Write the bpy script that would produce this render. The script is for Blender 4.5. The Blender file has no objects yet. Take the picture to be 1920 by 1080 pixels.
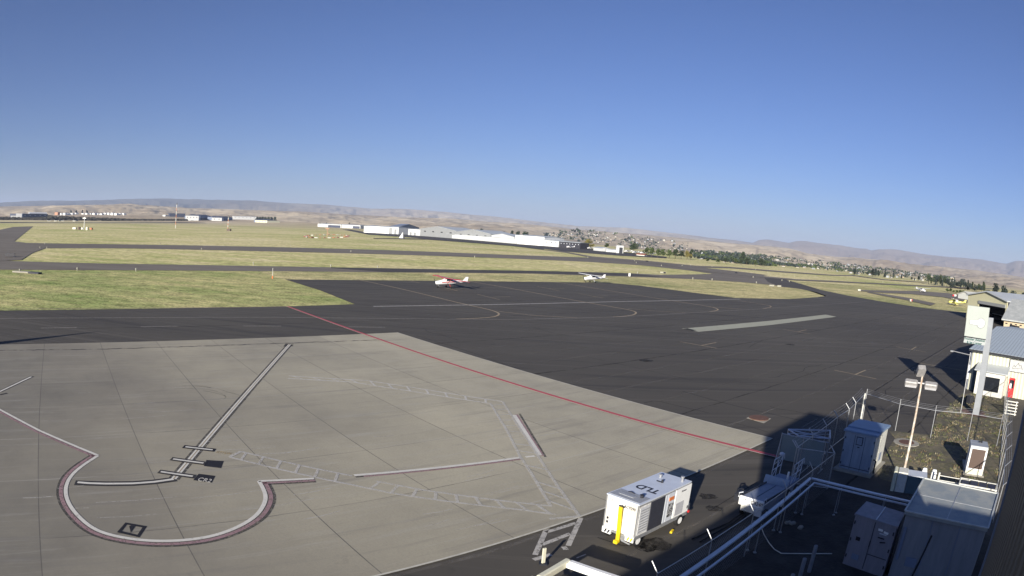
import bpy, math, random
from math import sin, cos, radians, pi, atan2, hypot, tan, exp
from mathutils import Vector, Matrix, noise
random.seed(7)
S = bpy.context.scene
COL = S.collection
# ------------------------------------------------------------------ camera
PITCH, ROLL, K1, K3, K4 = 0.08319893, -0.06492457, 0.79442034, 0.12206601, -0.06170391
HC = 12.0
def rot(x, y, z):
    c, s = cos(ROLL), sin(ROLL); x, z = c*x+s*z, -s*x+c*z
    c, s = cos(PITCH), sin(PITCH); y, z = c*y+s*z, -s*y+c*z
    return Vector((x, y, z))
cam = bpy.data.cameras.new('camera')
camo = bpy.data.objects.new('camera', cam); COL.objects.link(camo)
r_, u_, b_ = rot(1,0,0), rot(0,0,1), -rot(0,1,0)
camo.matrix_world = Matrix(((r_.x,u_.x,b_.x,0),(r_.y,u_.y,b_.y,0),(r_.z,u_.z,b_.z,HC),(0,0,0,1)))
cam.type = 'PANO'; cam.sensor_width = 36; cam.sensor_height = 20.25; cam.sensor_fit = 'HORIZONTAL'
q = 36/1.92
for o_ in (cam, getattr(cam, 'cycles', None)):
    if o_ is None or not hasattr(o_, 'fisheye_polynomial_k1'): continue
    o_.panorama_type = 'FISHEYE_LENS_POLYNOMIAL'; o_.fisheye_fov = 3.1
    o_.fisheye_polynomial_k0 = 0; o_.fisheye_polynomial_k1 = -K1/q; o_.fisheye_polynomial_k2 = 0
    o_.fisheye_polynomial_k3 = -K3/q**3; o_.fisheye_polynomial_k4 = -K4/q**4
cam.clip_start = 0.02; cam.clip_end = 90000
S.camera = camo
# ------------------------------------------------------------------ light
SAZ, SEL = radians(203.5), radians(16.5)      # the sun stands behind the camera, low
w = bpy.data.worlds.new('World'); S.world = w; w.use_nodes = True
nt = w.node_tree; bg = nt.nodes['Background']; sky = nt.nodes.new('ShaderNodeTexSky')
sky.sky_type = 'NISHITA'; sky.sun_disc = False; sky.sun_elevation = SEL; sky.sun_rotation = SAZ
sky.altitude = 400; sky.air_density = 1.0; sky.dust_density = 0.3; sky.ozone_density = 4.0
tn = nt.nodes.new('ShaderNodeMix'); tn.data_type = 'RGBA'; tn.blend_type = 'MULTIPLY'; tn.inputs[0].default_value = 1
tn.inputs[7].default_value = (.80, .82, 1.14, 1); nt.links.new(sky.outputs[0], tn.inputs[6]); nt.links.new(tn.outputs[2], bg.inputs[0])
bg.inputs[1].default_value = 0.050
sl = bpy.data.lights.new('sun', 'SUN'); sl.energy = 5.0; sl.angle = radians(0.6); sl.color = (1, .93, .82)
so = bpy.data.objects.new('sun', sl); COL.objects.link(so)
sd = Vector((sin(SAZ)*cos(SEL), cos(SAZ)*cos(SEL), sin(SEL)))
so.rotation_euler = sd.to_track_quat('Z', 'Y').to_euler(); so.location = sd*60+Vector((0,0,40))
S.view_settings.view_transform = 'Standard'; S.view_settings.look = 'None'; S.view_settings.gamma = 1
S.view_settings.exposure = 0.82
S.render.engine = 'CYCLES'; S.cycles.max_bounces = 5; S.cycles.transparent_max_bounces = 24
S.cycles.volume_bounces = 0; S.cycles.use_denoising = True
# ------------------------------------------------------------------ measuring helpers
def ray(px, py):
    x, y = (px-960)/1000, -(py-540)/1000; r = hypot(x, y)+1e-12
    t = K1*r+K3*r**3+K4*r**4
    return rot(sin(t)*x/r, cos(t), sin(t)*y/r)
def P(px, py, z=0.0):                         # survey point on the level plane z
    d = ray(px, py); t = (z-HC)/d.z; return Vector((d.x*t, d.y*t, z))
def hgt(b, t, z0=0):                          # height of a mark above a surveyed foot
    g = P(*b, z0); d = ray(*t); return HC+hypot(g.x, g.y)*d.z/hypot(d.x, d.y)
def onwall(px, py, A, B):                     # survey point on the upright plane through A and B
    d = ray(px, py); ux, uy = B[0]-A[0], B[1]-A[1]
    t = (A[0]*uy-A[1]*ux)/(d.x*uy-d.y*ux); return Vector((d.x*t, d.y*t, HC+d.z*t))
def azel(px, py):
    d = ray(px, py); return atan2(d.x, d.y), atan2(d.z, hypot(d.x, d.y))
E1 = Vector((0.65551, -0.75519, 0)); E2 = Vector((0.75519, 0.65551, 0)); UP = Vector((0, 0, 1))
def AB(a, b, z=0): return E1*a+E2*b+UP*z
# ------------------------------------------------------------------ materials
MATS = {}
def mat(name, col, rough=.6, metal=0.0, var=.12, scale=3.0, bump=0.0, col2=None, spec=.4, bscale=None, stretch=None, detail=6, amt=1.0):
    if name in MATS: return MATS[name]
    m = bpy.data.materials.new(name); m.use_nodes = True; n = m.node_tree.nodes; l = m.node_tree.links
    b = n['Principled BSDF']; b.inputs['Roughness'].default_value = rough; b.inputs['Metallic'].default_value = metal
    b.inputs['Specular IOR Level'].default_value = spec
    tc = n.new('ShaderNodeTexCoord'); mp = n.new('ShaderNodeMapping'); l.new(tc.outputs['Object'], mp.inputs[0])
    if stretch: mp.inputs['Scale'].default_value = stretch
    nz = n.new('ShaderNodeTexNoise'); nz.inputs['Scale'].default_value = scale; nz.inputs['Detail'].default_value = detail
    nz.inputs['Roughness'].default_value = .65; l.new(mp.outputs[0], nz.inputs[0])
    cr = n.new('ShaderNodeValToRGB'); l.new(nz.outputs[0], cr.inputs[0])
    c2 = col2 if col2 else tuple(max(0, c*(1-var*2)) for c in col)
    cr.color_ramp.elements[0].position = .5-.2*amt; cr.color_ramp.elements[1].position = .5+.2*amt
    cr.color_ramp.elements[0].color = (*c2, 1); cr.color_ramp.elements[1].color = (*col, 1)
    l.new(cr.outputs[0], b.inputs['Base Color'])
    if bump:
        n2 = n.new('ShaderNodeTexNoise'); n2.inputs['Scale'].default_value = bscale or scale*6; n2.inputs['Detail'].default_value = 4
        l.new(mp.outputs[0], n2.inputs[0]); bp = n.new('ShaderNodeBump'); bp.inputs['Strength'].default_value = bump
        bp.inputs['Distance'].default_value = .1; l.new(n2.outputs[0], bp.inputs['Height']); l.new(bp.outputs[0], b.inputs['Normal'])
    MATS[name] = m; return m
class G:                                       # small node-graph helper
    def __init__(s, name, rough=.85, spec=.3):
        s.m = bpy.data.materials.new(name); s.m.use_nodes = True; s.n = s.m.node_tree.nodes; s.l = s.m.node_tree.links
        s.b = s.n['Principled BSDF']; s.b.inputs['Roughness'].default_value = rough; s.b.inputs['Specular IOR Level'].default_value = spec
        s.tc = s.n.new('ShaderNodeTexCoord').outputs['Object']
    def map(s, sc=(1,1,1), rz=0, loc=(0,0,0)):
        m = s.n.new('ShaderNodeMapping'); m.inputs['Scale'].default_value = sc; m.inputs['Rotation'].default_value = (0,0,rz)
        m.inputs['Location'].default_value = loc
        s.l.new(s.tc, m.inputs[0]); return m.outputs[0]
    def noise(s, v, scale, detail=5, rough=.6, dist=0):
        t = s.n.new('ShaderNodeTexNoise'); t.inputs['Scale'].default_value = scale; t.inputs['Detail'].default_value = detail
        t.inputs['Roughness'].default_value = rough; t.inputs['Distortion'].default_value = dist; s.l.new(v, t.inputs[0]); return t.outputs[0]
    def ramp(s, v, stops):
        r = s.n.new('ShaderNodeValToRGB'); s.l.new(v, r.inputs[0]); e = r.color_ramp.elements
        while len(e) < len(stops): e.new(.5)
        for k, (p_, c) in enumerate(stops):
            e[k].position = p_; e[k].color = (*c, 1) if len(c) == 3 else c
        return r.outputs[0]
    def rampv(s, v, a, b, lo=0., hi=1.):
        r = s.n.new('ShaderNodeMapRange'); s.l.new(v, r.inputs[0])
        for k, x in enumerate((a, b, lo, hi)): r.inputs[k+1].default_value = x
        return r.outputs[0]
    def mix(s, f, a, b, mode='MIX'):
        m = s.n.new('ShaderNodeMix'); m.data_type = 'RGBA'; m.blend_type = mode; m.clamp_result = False
        if isinstance(f, float): m.inputs[0].default_value = f
        else: s.l.new(f, m.inputs[0])
        for k, x in ((6, a), (7, b)):
            if isinstance(x, tuple): m.inputs[k].default_value = (*x, 1)
            else: s.l.new(x, m.inputs[k])
        return m.outputs[2]
    def math(s, op, a, b=0.0):
        m = s.n.new('ShaderNodeMath'); m.operation = op
        for k, x in ((0, a), (1, b)):
            if isinstance(x, (int, float)): m.inputs[k].default_value = x
            else: s.l.new(x, m.inputs[k])
        return m.outputs[0]
    def bump(s, h, st, dist=.1):
        b = s.n.new('ShaderNodeBump'); b.inputs['Strength'].default_value = st; b.inputs['Distance'].default_value = dist
        s.l.new(h, b.inputs['Height']); s.l.new(b.outputs[0], s.b.inputs['Normal'])
    def done(s, c): s.l.new(c, s.b.inputs['Base Color']); return s.m
def sep(g, v):
    x = g.n.new('ShaderNodeSeparateXYZ'); g.l.new(v, x.inputs[0]); return x.outputs
GRID = radians(49.04)                          # local frame of the paving: x along E1, y along E2
def grass(name, dry, green, bias, s1=.010):
    g = G(name, .95, .1)
    a = g.noise(g.map((1,1,1)), s1, 6, .6)
    b = g.noise(g.map((.35,1.3,1), -radians(4)), .09, 7, .76)
    c = g.noise(g.map((.7,1,1)), .45, 6, .8)
    d = g.noise(g.map((1,1,1)), 2.4, 3, .7)
    f = g.math('ADD', g.math('MULTIPLY', a, .45), g.math('MULTIPLY', b, .55))
    col = g.ramp(g.math('ADD', f, bias), ((.36, green), (.47, tuple((x+y)/2 for x, y in zip(dry, green))), (.56, dry), (.68, tuple(x*1.22 for x in dry))))
    sh = g.rampv(g.math('ADD', g.math('MULTIPLY', c, .5), g.math('MULTIPLY', d, .5)), .42, .56, .34, 1.0)
    col = g.mix(1.0, col, g.ramp(sh, ((0,(0,0,0)),(1,(1,1,1)))), 'MULTIPLY')
    v = g.n.new('ShaderNodeVectorMath'); v.operation = 'SCALE'; g.l.new(col, v.inputs[0]); v.inputs[3].default_value = 1.25
    g.bump(c, .5, .35)
    return g.done(v.outputs[0])
M_FIELD = grass('dry_grass_field', (.66,.57,.32), (.34,.34,.14), .02)
M_VERGE = grass('green_grass_verge', (.56,.51,.23), (.21,.30,.08), -.015, .03)
M_EDGE = grass('half_dry_grass', (.62,.54,.27), (.27,.30,.11), .01, .02)
def asphalt():
    g = G('aged_asphalt', .88, .25)
    lane = g.noise(g.map((.02,1,1), -radians(50)+0), .16, 3, .5)          # paving lanes run along the grid
    l2 = g.noise(g.map((.006,1,1), radians(-53)-0), .9, 4, .75)
    o_a = g.map(); pat = g.noise(o_a, .035, 5, .6); fine = g.noise(o_a, 14, 4, .7)
    c = g.ramp(pat, ((.3,(.064,.057,.048)),(.6,(.083,.075,.062)),(.75,(.104,.093,.078))))
    c = g.mix(g.rampv(l2, .52, .70, 0, .75), c, (.13,.117,.10)); c = g.mix(g.rampv(g.noise(g.map((.05,1,1), radians(-50)), .55, 5, .75, .4), .36, .46, .6, 0), c, (.034,.031,.030)); c = g.mix(g.rampv(g.noise(o_a, .45, 5, .8), .62, .72, 0, .55), c, (.03,.028,.027))
    c = g.mix(g.rampv(lane, .58, .7, 0, .35), c, (.035,.033,.034))
    c = g.mix(g.rampv(fine, .35, .75, 0, .5), c, (.075,.072,.068))
    g.bump(fine, .35, .02); return g.done(c)
M_ASPH = asphalt()
def concrete():
    g = G('broomed_concrete', .85, .3)
    o = g.map()
    big = g.noise(o, .035, 4, .55); mid = g.noise(o, .35, 6, .7)
    st = g.noise(g.map((1.6,.10,1)), 1.3, 6, .72, .6); st2 = g.noise(g.map((.5,.03,1)), 3.0, 4, .7)
    c = g.ramp(mid, ((.3,(.190,.176,.150)),(.5,(.225,.209,.178)),(.7,(.258,.240,.200))))
    c = g.mix(g.rampv(big, .4, .65, 0, .45), c, (.30,.275,.22))
    fl = g.n.new('ShaderNodeVectorMath'); fl.operation = 'FLOOR'; ml = g.n.new('ShaderNodeVectorMath'); ml.operation = 'MULTIPLY_ADD'; g.l.new(o, ml.inputs[0]); ml.inputs[1].default_value = (1/6.08,1/6.08,0); ml.inputs[2].default_value = (17.4/6.08+40, 2.1/6.08+40, 0); g.l.new(ml.outputs[0], fl.inputs[0])
    wn = g.n.new('ShaderNodeTexWhiteNoise'); g.l.new(fl.outputs[0], wn.inputs[0]); c = g.mix(g.rampv(wn.outputs[0], 0, 1, 0, .22), c, (.14,.132,.115)); c = g.mix(g.rampv(g.noise(o, .7, 6, .8), .60, .74, 0, .45), c, (.12,.11,.098))
    bb = sep(g, o)[1]; c = g.mix(1.0, c, g.ramp(g.rampv(g.math('ADD', bb, g.rampv(big, .3, .7, -12, 12)), -30, 34, 0, 1), ((0,(.76,.78,.76)),(.5,(1.03,1.015,.95)),(1,(1.82,1.80,1.60)))), 'MULTIPLY')  # lens and view-angle falloff painted into the slab colour: darker left, paler right
    c = g.mix(g.rampv(st, .54, .72, 0, .32), c, (.42,.41,.375))
    c = g.mix(g.rampv(st2, .3, .46, .38, 0), c, (.17,.16,.145))
    # sawn joints every 6.08 m
    x, y, z = sep(g, o)
    wob = g.rampv(g.noise(o, .5, 3, .7), 0, 1, -.09, .09)
    def joint(v, off, wd, wobb):
        v = g.math('ADD', g.math('ADD', v, off), wobb) if wobb is not None else g.math('ADD', v, off)
        f = g.math('FRACT', g.math('DIVIDE', v, 6.08)); d = g.math('MINIMUM', f, g.math('SUBTRACT', 1.0, f))
        return g.math('LESS_THAN', g.math('MULTIPLY', d, 6.08), wd)
    jy = joint(y, 2.10+60.8*4, .024, None); jx = joint(x, 17.40+60.8*4, .024, wob)
    c = g.mix(g.math('MULTIPLY', jy, g.rampv(g.noise(o, .12, 3), .3, .6, 1.0, .6)), c, (.085,.08,.072))
    c = g.mix(g.math('MULTIPLY', jx, g.rampv(g.noise(o, .2, 3), .4, .6, .35, .9)), c, g.ramp(g.noise(o, .05, 2), ((.45,(.46,.44,.39)),(.52,(.10,.095,.085)))))
    fine = g.noise(o, 9, 4, .75); c = g.mix(g.rampv(fine, .4, .75, 0, .3), c, (.17,.16,.15))
    g.bump(fine, .2, .01); return g.done(c)
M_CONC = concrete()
def worn(name, col, wear=.5, alpha=1.0, scale=5):
    if name in MATS: return MATS[name]
    g = G(name, .8, .2); c = g.mix(g.rampv(g.noise(g.map(), 1.1, 4, .7), .35, .7, 0, .4), col, tuple(x*.7 for x in col))
    g.done(c); f = g.rampv(g.noise(g.map(), scale, 6, .8), wear-.12, wear+.10, 0, alpha)
    g.l.new(f, g.b.inputs['Alpha']); MATS[name] = g.m; return g.m
PW = worn('white_line_paint', (.62,.60,.54), .34); PWF = worn('faded_white_paint', (.52,.50,.46), .42, .85); PWG = worn('ghost_paint', (.62,.60,.55), .42, .62)
PR = worn('red_line_paint', (.44,.085,.105), .30); PP = worn('pink_line_paint', (.40,.26,.27), .40, .75); PK = worn('black_line_paint', (.045,.043,.045), .36, .9)
PKF = worn('faded_black_paint', (.075,.072,.07), .44, .75); PKS = worn('black_square_paint', (.022,.022,.028), .18); PY = worn('faded_yellow_paint', (.42,.34,.22), .40, .75); PTAR = worn('tar_seal', (.018,.017,.018), .36, .95, 1.5)
PG = worn('grey_strip_concrete', (.37,.37,.29), .05); POC = worn('ochre_letters', (.45,.33,.15), .45, .8); PCH = worn('dark_chalk_crack', (.05,.048,.05), .5, .9, .9)
PLN = worn('pale_lane_line', (.30,.28,.25), .40, .8)
WHT = mat('white_paint', (.80,.80,.77), .4, 0, .05, 2); WHTD = mat('weathered_white_paint', (.66,.66,.60), .5, 0, .14, 4, col2=(.5,.49,.43))
GREYP = mat('pale_grey_panel', (.55,.58,.62), .4, 0, .06, 2); GALV = mat('galvanised_steel', (.48,.49,.50), .45, .6, .15, 9)
DARKM = mat('dark_metal', (.03,.032,.04), .5, .2, .15, 6); BLACK = mat('black_rubber', (.018,.018,.018), .8, 0, .2, 10)
YEL = mat('yellow_paint', (.80,.58,.02), .45, 0, .08, 5); ORG = mat('orange_paint', (.62,.18,.05), .5, 0, .1, 5)
REDP = mat('red_paint', (.55,.03,.03), .4, 0, .06, 5); CREAM = mat('cream_siding', (.66,.66,.50), .6, 0, .05, .6)
ALUM = mat('brushed_aluminium', (.50,.51,.52), .38, .7, .2, 8, stretch=(1,8,1)); SLATE = mat('slate_blue_siding', (.20,.24,.33), .6, 0, .08, .5)
TAN = mat('tan_stucco', (.52,.42,.28), .8, 0, .06, .8); BEIGE = mat('beige_siding', (.52,.50,.33), .7, 0, .05, .6)
BLUEG = mat('blue_grey_cabinet', (.30,.36,.44), .5, 0, .14, 2.2, stretch=(1.5,1.5,.25)); PINKG = mat('mauve_grey_cabinet', (.26,.25,.28), .6, 0, .14, 2.2, stretch=(1.5,1.5,.25))
DKGLASS = mat('dark_glass', (.015,.018,.024), .12, 0, .1, 3, spec=.8); CONCP = mat('plain_concrete', (.33,.31,.26), .9, 0, .15, 2, bump=.2)
BROWN = mat('brown_louvre', (.10,.065,.05), .6, 0, .2, 3, stretch=(1,1,30)); RUST = mat('rusty_white_pole', (.58,.56,.50), .7, 0, .1, 2.2, col2=(.34,.24,.16), amt=.5, stretch=(3,3,1))
HANGW = mat('white_hangar_sheet', (.58,.59,.58), .55, 0, .05, .15); HANGG = mat('grey_hangar_sheet', (.27,.28,.28), .6, 0, .05, .2)
HROOF = mat('pale_hangar_roof', (.50,.53,.54), .55, .2, .08, .2); DKNAVY = mat('navy_siding', (.05,.06,.10), .6, 0, .1, .2)
INTER = mat('hangar_interior', (.035,.035,.045), .9, 0, .1, 1); BRICK = mat('red_brick_ground', (.15,.06,.045), .9, 0, .3, 3)
def siding(name, col, pitch, ax=0, depth=.5):
    g = G(name, .55, .3); xyz = sep(g, g.map()); v = g.math('MULTIPLY', xyz[ax], 2*pi/pitch); sn = g.math('SINE', v)
    c = g.mix(g.rampv(g.noise(g.map((1,1,.15)), .8, 4), .3, .7, 0, .25), col, tuple(x*.75 for x in col))
    c = g.mix(g.math('GREATER_THAN', sn, .80), c, tuple(x*.62 for x in col)); g.bump(sn, depth, .05); return g.done(c)
SID_CREAM = siding('ribbed_cream_siding', (.58,.58,.46), .42); SID_ROOF = siding('ribbed_blue_grey_roof', (.42,.475,.505), .42, 0, .10)
SID_DARK = siding('ribbed_dark_siding', (.085,.080,.072), .36, 0, .9)
# ------------------------------------------------------------------ mesh helper
class M:
    def __init__(s): s.v = []; s.f = []; s.mi = []; s.smooth = False; s.cur = 0
    def add(s, vs, fs):
        o = len(s.v); s.v += [tuple(x) for x in vs]; s.f += [tuple(o+i for i in f) for f in fs]; s.mi += [s.cur]*len(fs); return s
    def box(s, c, d, rz=0, rx=0, ry=0, bev=0):
        m = Matrix.Translation(c) @ Matrix.Rotation(rz,4,'Z') @ Matrix.Rotation(ry,4,'Y') @ Matrix.Rotation(rx,4,'X')
        x, y, z = d[0]/2, d[1]/2, d[2]/2
        if bev:
            e = min(bev, x*.9, y*.9); pts = [(-x+e,-y),(x-e,-y),(x,-y+e),(x,y-e),(x-e,y),(-x+e,y),(-x,y-e),(-x,-y+e)]
            vs = [m @ Vector((a,b,-z)) for a, b in pts]+[m @ Vector((a,b,z-e)) for a, b in pts]+[m @ Vector((a*(1-e/x),b*(1-e/y),z)) for a, b in pts]
            fs = [tuple(range(7,-1,-1)), tuple(range(16,24))]
            for k in (0, 8): fs += [(k+i, k+(i+1)%8, k+8+(i+1)%8, k+8+i) for i in range(8)]
            return s.add(vs, fs)
        vs = [m @ Vector((a,b,cc)) for cc in (-z,z) for a, b in ((-x,-y),(x,-y),(x,y),(-x,y))]
        return s.add(vs, [(3,2,1,0),(4,5,6,7),(0,1,5,4),(1,2,6,5),(2,3,7,6),(3,0,4,7)])
    def bar(s, a, b, w, h=None):                # rectangular bar from a to b
        a, b = Vector(a), Vector(b); d = (b-a).normalized(); up = UP if abs(d.z) < .95 else Vector((0,1,0))
        x = d.cross(up).normalized()*w/2; z = x.normalized().cross(d).normalized()*(h or w)/2
        vs = [p+i for p in (a, b) for i in (-x-z, x-z, x+z, -x+z)]
        return s.add(vs, [(0,1,2,3),(7,6,5,4),(0,4,5,1),(1,5,6,2),(2,6,7,3),(3,7,4,0)])
    def tube(s, pts, r, n=8, r2=None, cap=True):
        pts = [Vector(p) for p in pts]; vs = []; fs = []; L = len(pts)
        for k, p in enumerate(pts):
            d = (pts[min(k+1,L-1)]-pts[max(k-1,0)]).normalized(); up = UP if abs(d.z) < .9 else Vector((1,0,0))
            x = d.cross(up).normalized(); z = x.cross(d); rr = r if r2 is None else r+(r2-r)*k/(L-1)
            vs += [p+x*cos(2*pi*i/n)*rr+z*sin(2*pi*i/n)*rr for i in range(n)]
        for k in range(L-1): fs += [(k*n+i, k*n+(i+1)%n, (k+1)*n+(i+1)%n, (k+1)*n+i) for i in range(n)]
        if cap: fs += [tuple(range(n-1,-1,-1)), tuple((L-1)*n+i for i in range(n))]
        return s.add(vs, fs)
    def prism(s, poly, ext):                     # polygon of points swept by vector ext
        n = len(poly); e = Vector(ext); vs = [Vector(p) for p in poly]+[Vector(p)+e for p in poly]
        return s.add(vs, [tuple(range(n-1,-1,-1)), tuple(range(n,2*n))]+[(i,(i+1)%n,n+(i+1)%n,n+i) for i in range(n)])
    def ring(s, prof, n=24, ax='Z', c=(0,0,0)):  # lathe (r, h)
        vs = []; fs = []
        for r, h in prof:
            for i in range(n):
                a = 2*pi*i/n; x, y = r*cos(a), r*sin(a)
                vs.append(Vector(c)+Vector({'Z':(x,y,h),'X':(h,x,y),'Y':(x,h,y)}[ax]))
        for k in range(len(prof)-1): fs += [(k*n+i,k*n+(i+1)%n,(k+1)*n+(i+1)%n,(k+1)*n+i) for i in range(n)]
        fs += [tuple(range(n-1,-1,-1)), tuple((len(prof)-1)*n+i for i in range(n))]
        return s.add(vs, fs)
    def quad(s, *p): return s.add(p, [tuple(range(len(p)))])
    def mesh(s, name, mats):
        me = bpy.data.meshes.new(name); me.from_pydata([tuple(v) for v in s.v], [], s.f)
        for m in (mats if isinstance(mats, (list, tuple)) else [mats]): me.materials.append(m)
        if isinstance(mats, (list, tuple)): me.polygons.foreach_set('material_index', s.mi)
        if s.smooth: me.polygons.foreach_set('use_smooth', [True]*len(s.f))
        me.update(); return me
    def build(s, name, mats, parent=None, label=None, cat=None, group=None, kind=None, loc=None, rz=0):
        o = bpy.data.objects.new(name, s.mesh(name, mats)); COL.objects.link(o)
        if parent is not None: o.parent = parent
        if loc is not None: o.location = loc
        if rz: o.rotation_euler = (0,0,rz)
        return tag(o, label, cat, group, kind)
def tag(o, label=None, cat=None, group=None, kind=None):
    if label: o['label'] = label
    if cat: o['category'] = cat
    if group: o['group'] = group
    if kind: o['kind'] = kind
    return o
def thing(name, label, cat, loc=(0,0,0), rz=0, group=None):
    o = bpy.data.objects.new(name, None); COL.objects.link(o); o.empty_display_size = .3
    o.location = loc; o.rotation_euler = (0,0,rz); return tag(o, label, cat, group)
def kids(o): return [c for c in COL.objects if c.parent is o]
def copy_tree(o, parent=None):
    c = o.copy(); COL.objects.link(c); c.parent = parent
    for ch in kids(o): copy_tree(ch, c)
    return c
def text(s, size, m, parent, name='lettering', loc=(0,0,0), rotm=None, depth=.004, bold=0, align='CENTER'):
    cu = bpy.data.curves.new(name, 'FONT'); cu.body = s; cu.size = size; cu.extrude = depth; cu.offset = bold; cu.align_x = align; cu.align_y = 'CENTER'
    t = bpy.data.objects.new('tmp', cu); COL.objects.link(t); bpy.context.view_layer.update()
    me = bpy.data.meshes.new_from_object(t.evaluated_get(bpy.context.evaluated_depsgraph_get()))
    bpy.data.objects.remove(t); me.materials.clear(); me.materials.append(m)
    if rotm is not None: me.transform(rotm.to_4x4() if len(rotm) == 3 else rotm)
    o = bpy.data.objects.new(name, me); COL.objects.link(o); o.parent = parent; o.location = loc; return o
def frame(x, y, z=None):                        # rotation whose columns are x, y (unit vectors)
    x, y = Vector(x).normalized(), Vector(y).normalized(); z = x.cross(y).normalized()
    return Matrix(((x.x,y.x,z.x),(x.y,y.y,z.y),(x.z,y.z,z.z)))
# ------------------------------------------------------------------ terrain
def interp(tab, x):
    if x <= tab[0][0]: return tab[0][1]
    for (a, b), (c, d) in zip(tab, tab[1:]):
        if x <= c: return b+(d-b)*(x-a)/(c-a)
    return tab[-1][1]
SKY = [(-60,386),(0,380),(75,376),(137,377),(225,374),(300,372.5),(375,374),(475,376),(530,381),(605,384),(692,391),(755,392),(830,397),(955,409),(1085,424),(1172,427),(1285,440),(1372,450),(1410,455),(1422,450),(1440,449),(1458,452),(1477,455),(1492,452),(1510,452),(1570,459),(1602,465),(1622,466),(1632,469),(1647,467),(1680,468),(1727,476),(1745,478),(1840,487),(1885,494),(1902,489),(1920,489),(1990,496)]
MID = [(-60,388),(0,387),(150,384),(240,383),(357,390),(440,392),(557,396),(643,402),(768,408),(850,410),(960,418),(1085,430),(1172,436),(1285,447),(1372,456),(1440,461),(1477,465),(1515,475),(1565,481),(1602,481),(1665,487),(1740,497),(1840,508),(1990,530)]
LOW = [(-60,400),(0,399),(300,399),(560,408),(700,417),(850,426),(1000,436),(1120,452),(1300,470),(1440,481),(1600,499),(1750,514),(1990,545)]
EDGE = [(-60,1900),(300,1900),(600,1300),(960,950),(1250,800),(1500,700),(1700,560),(1990,420)]
def px_at_az(az):                              # image column of the true horizon at an azimuth
    lo, hi = -400., 2400.
    for _ in range(40):
        m_ = (lo+hi)/2
        x, y = (m_-960)/1000, -(interp(HZT, m_)-540)/1000
        if azel(m_, interp(HZT, m_))[0] < az: lo = m_
        else: hi = m_
    return lo
HZT = [(-400,401),(0,403.2),(160,404.8),(320,407.8),(480,412.2),(640,418.2),(800,426),(960,435.2),(1120,446.5),(1280,459.8),(1440,474.2),(1600,490.5),(1760,508.2),(1920,527.5),(2400,590)]
RS = [400, 3000, 6500, 9500, 16500, 26000]
COLS = {}
def column(az):
    px = px_at_az(az); el = lambda tab: azel(px, interp(tab, px))[1]
    sk, mi, lo = el(SKY), el(MID), el(LOW)
    z3, z6, z16 = HC+3000*tan(lo), HC+6500*tan(mi), HC+16500*tan(sk)
    gap = min(1, max(0, (sk-mi)/.006))
    z9 = HC+9500*tan(mi)-(35+140*gap)*.8
    return interp(EDGE, px), z3, z6, z9, z16, z16-250, px
def sm(t): t = min(1, max(0, t)); return t*t*(3-2*t)
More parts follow.
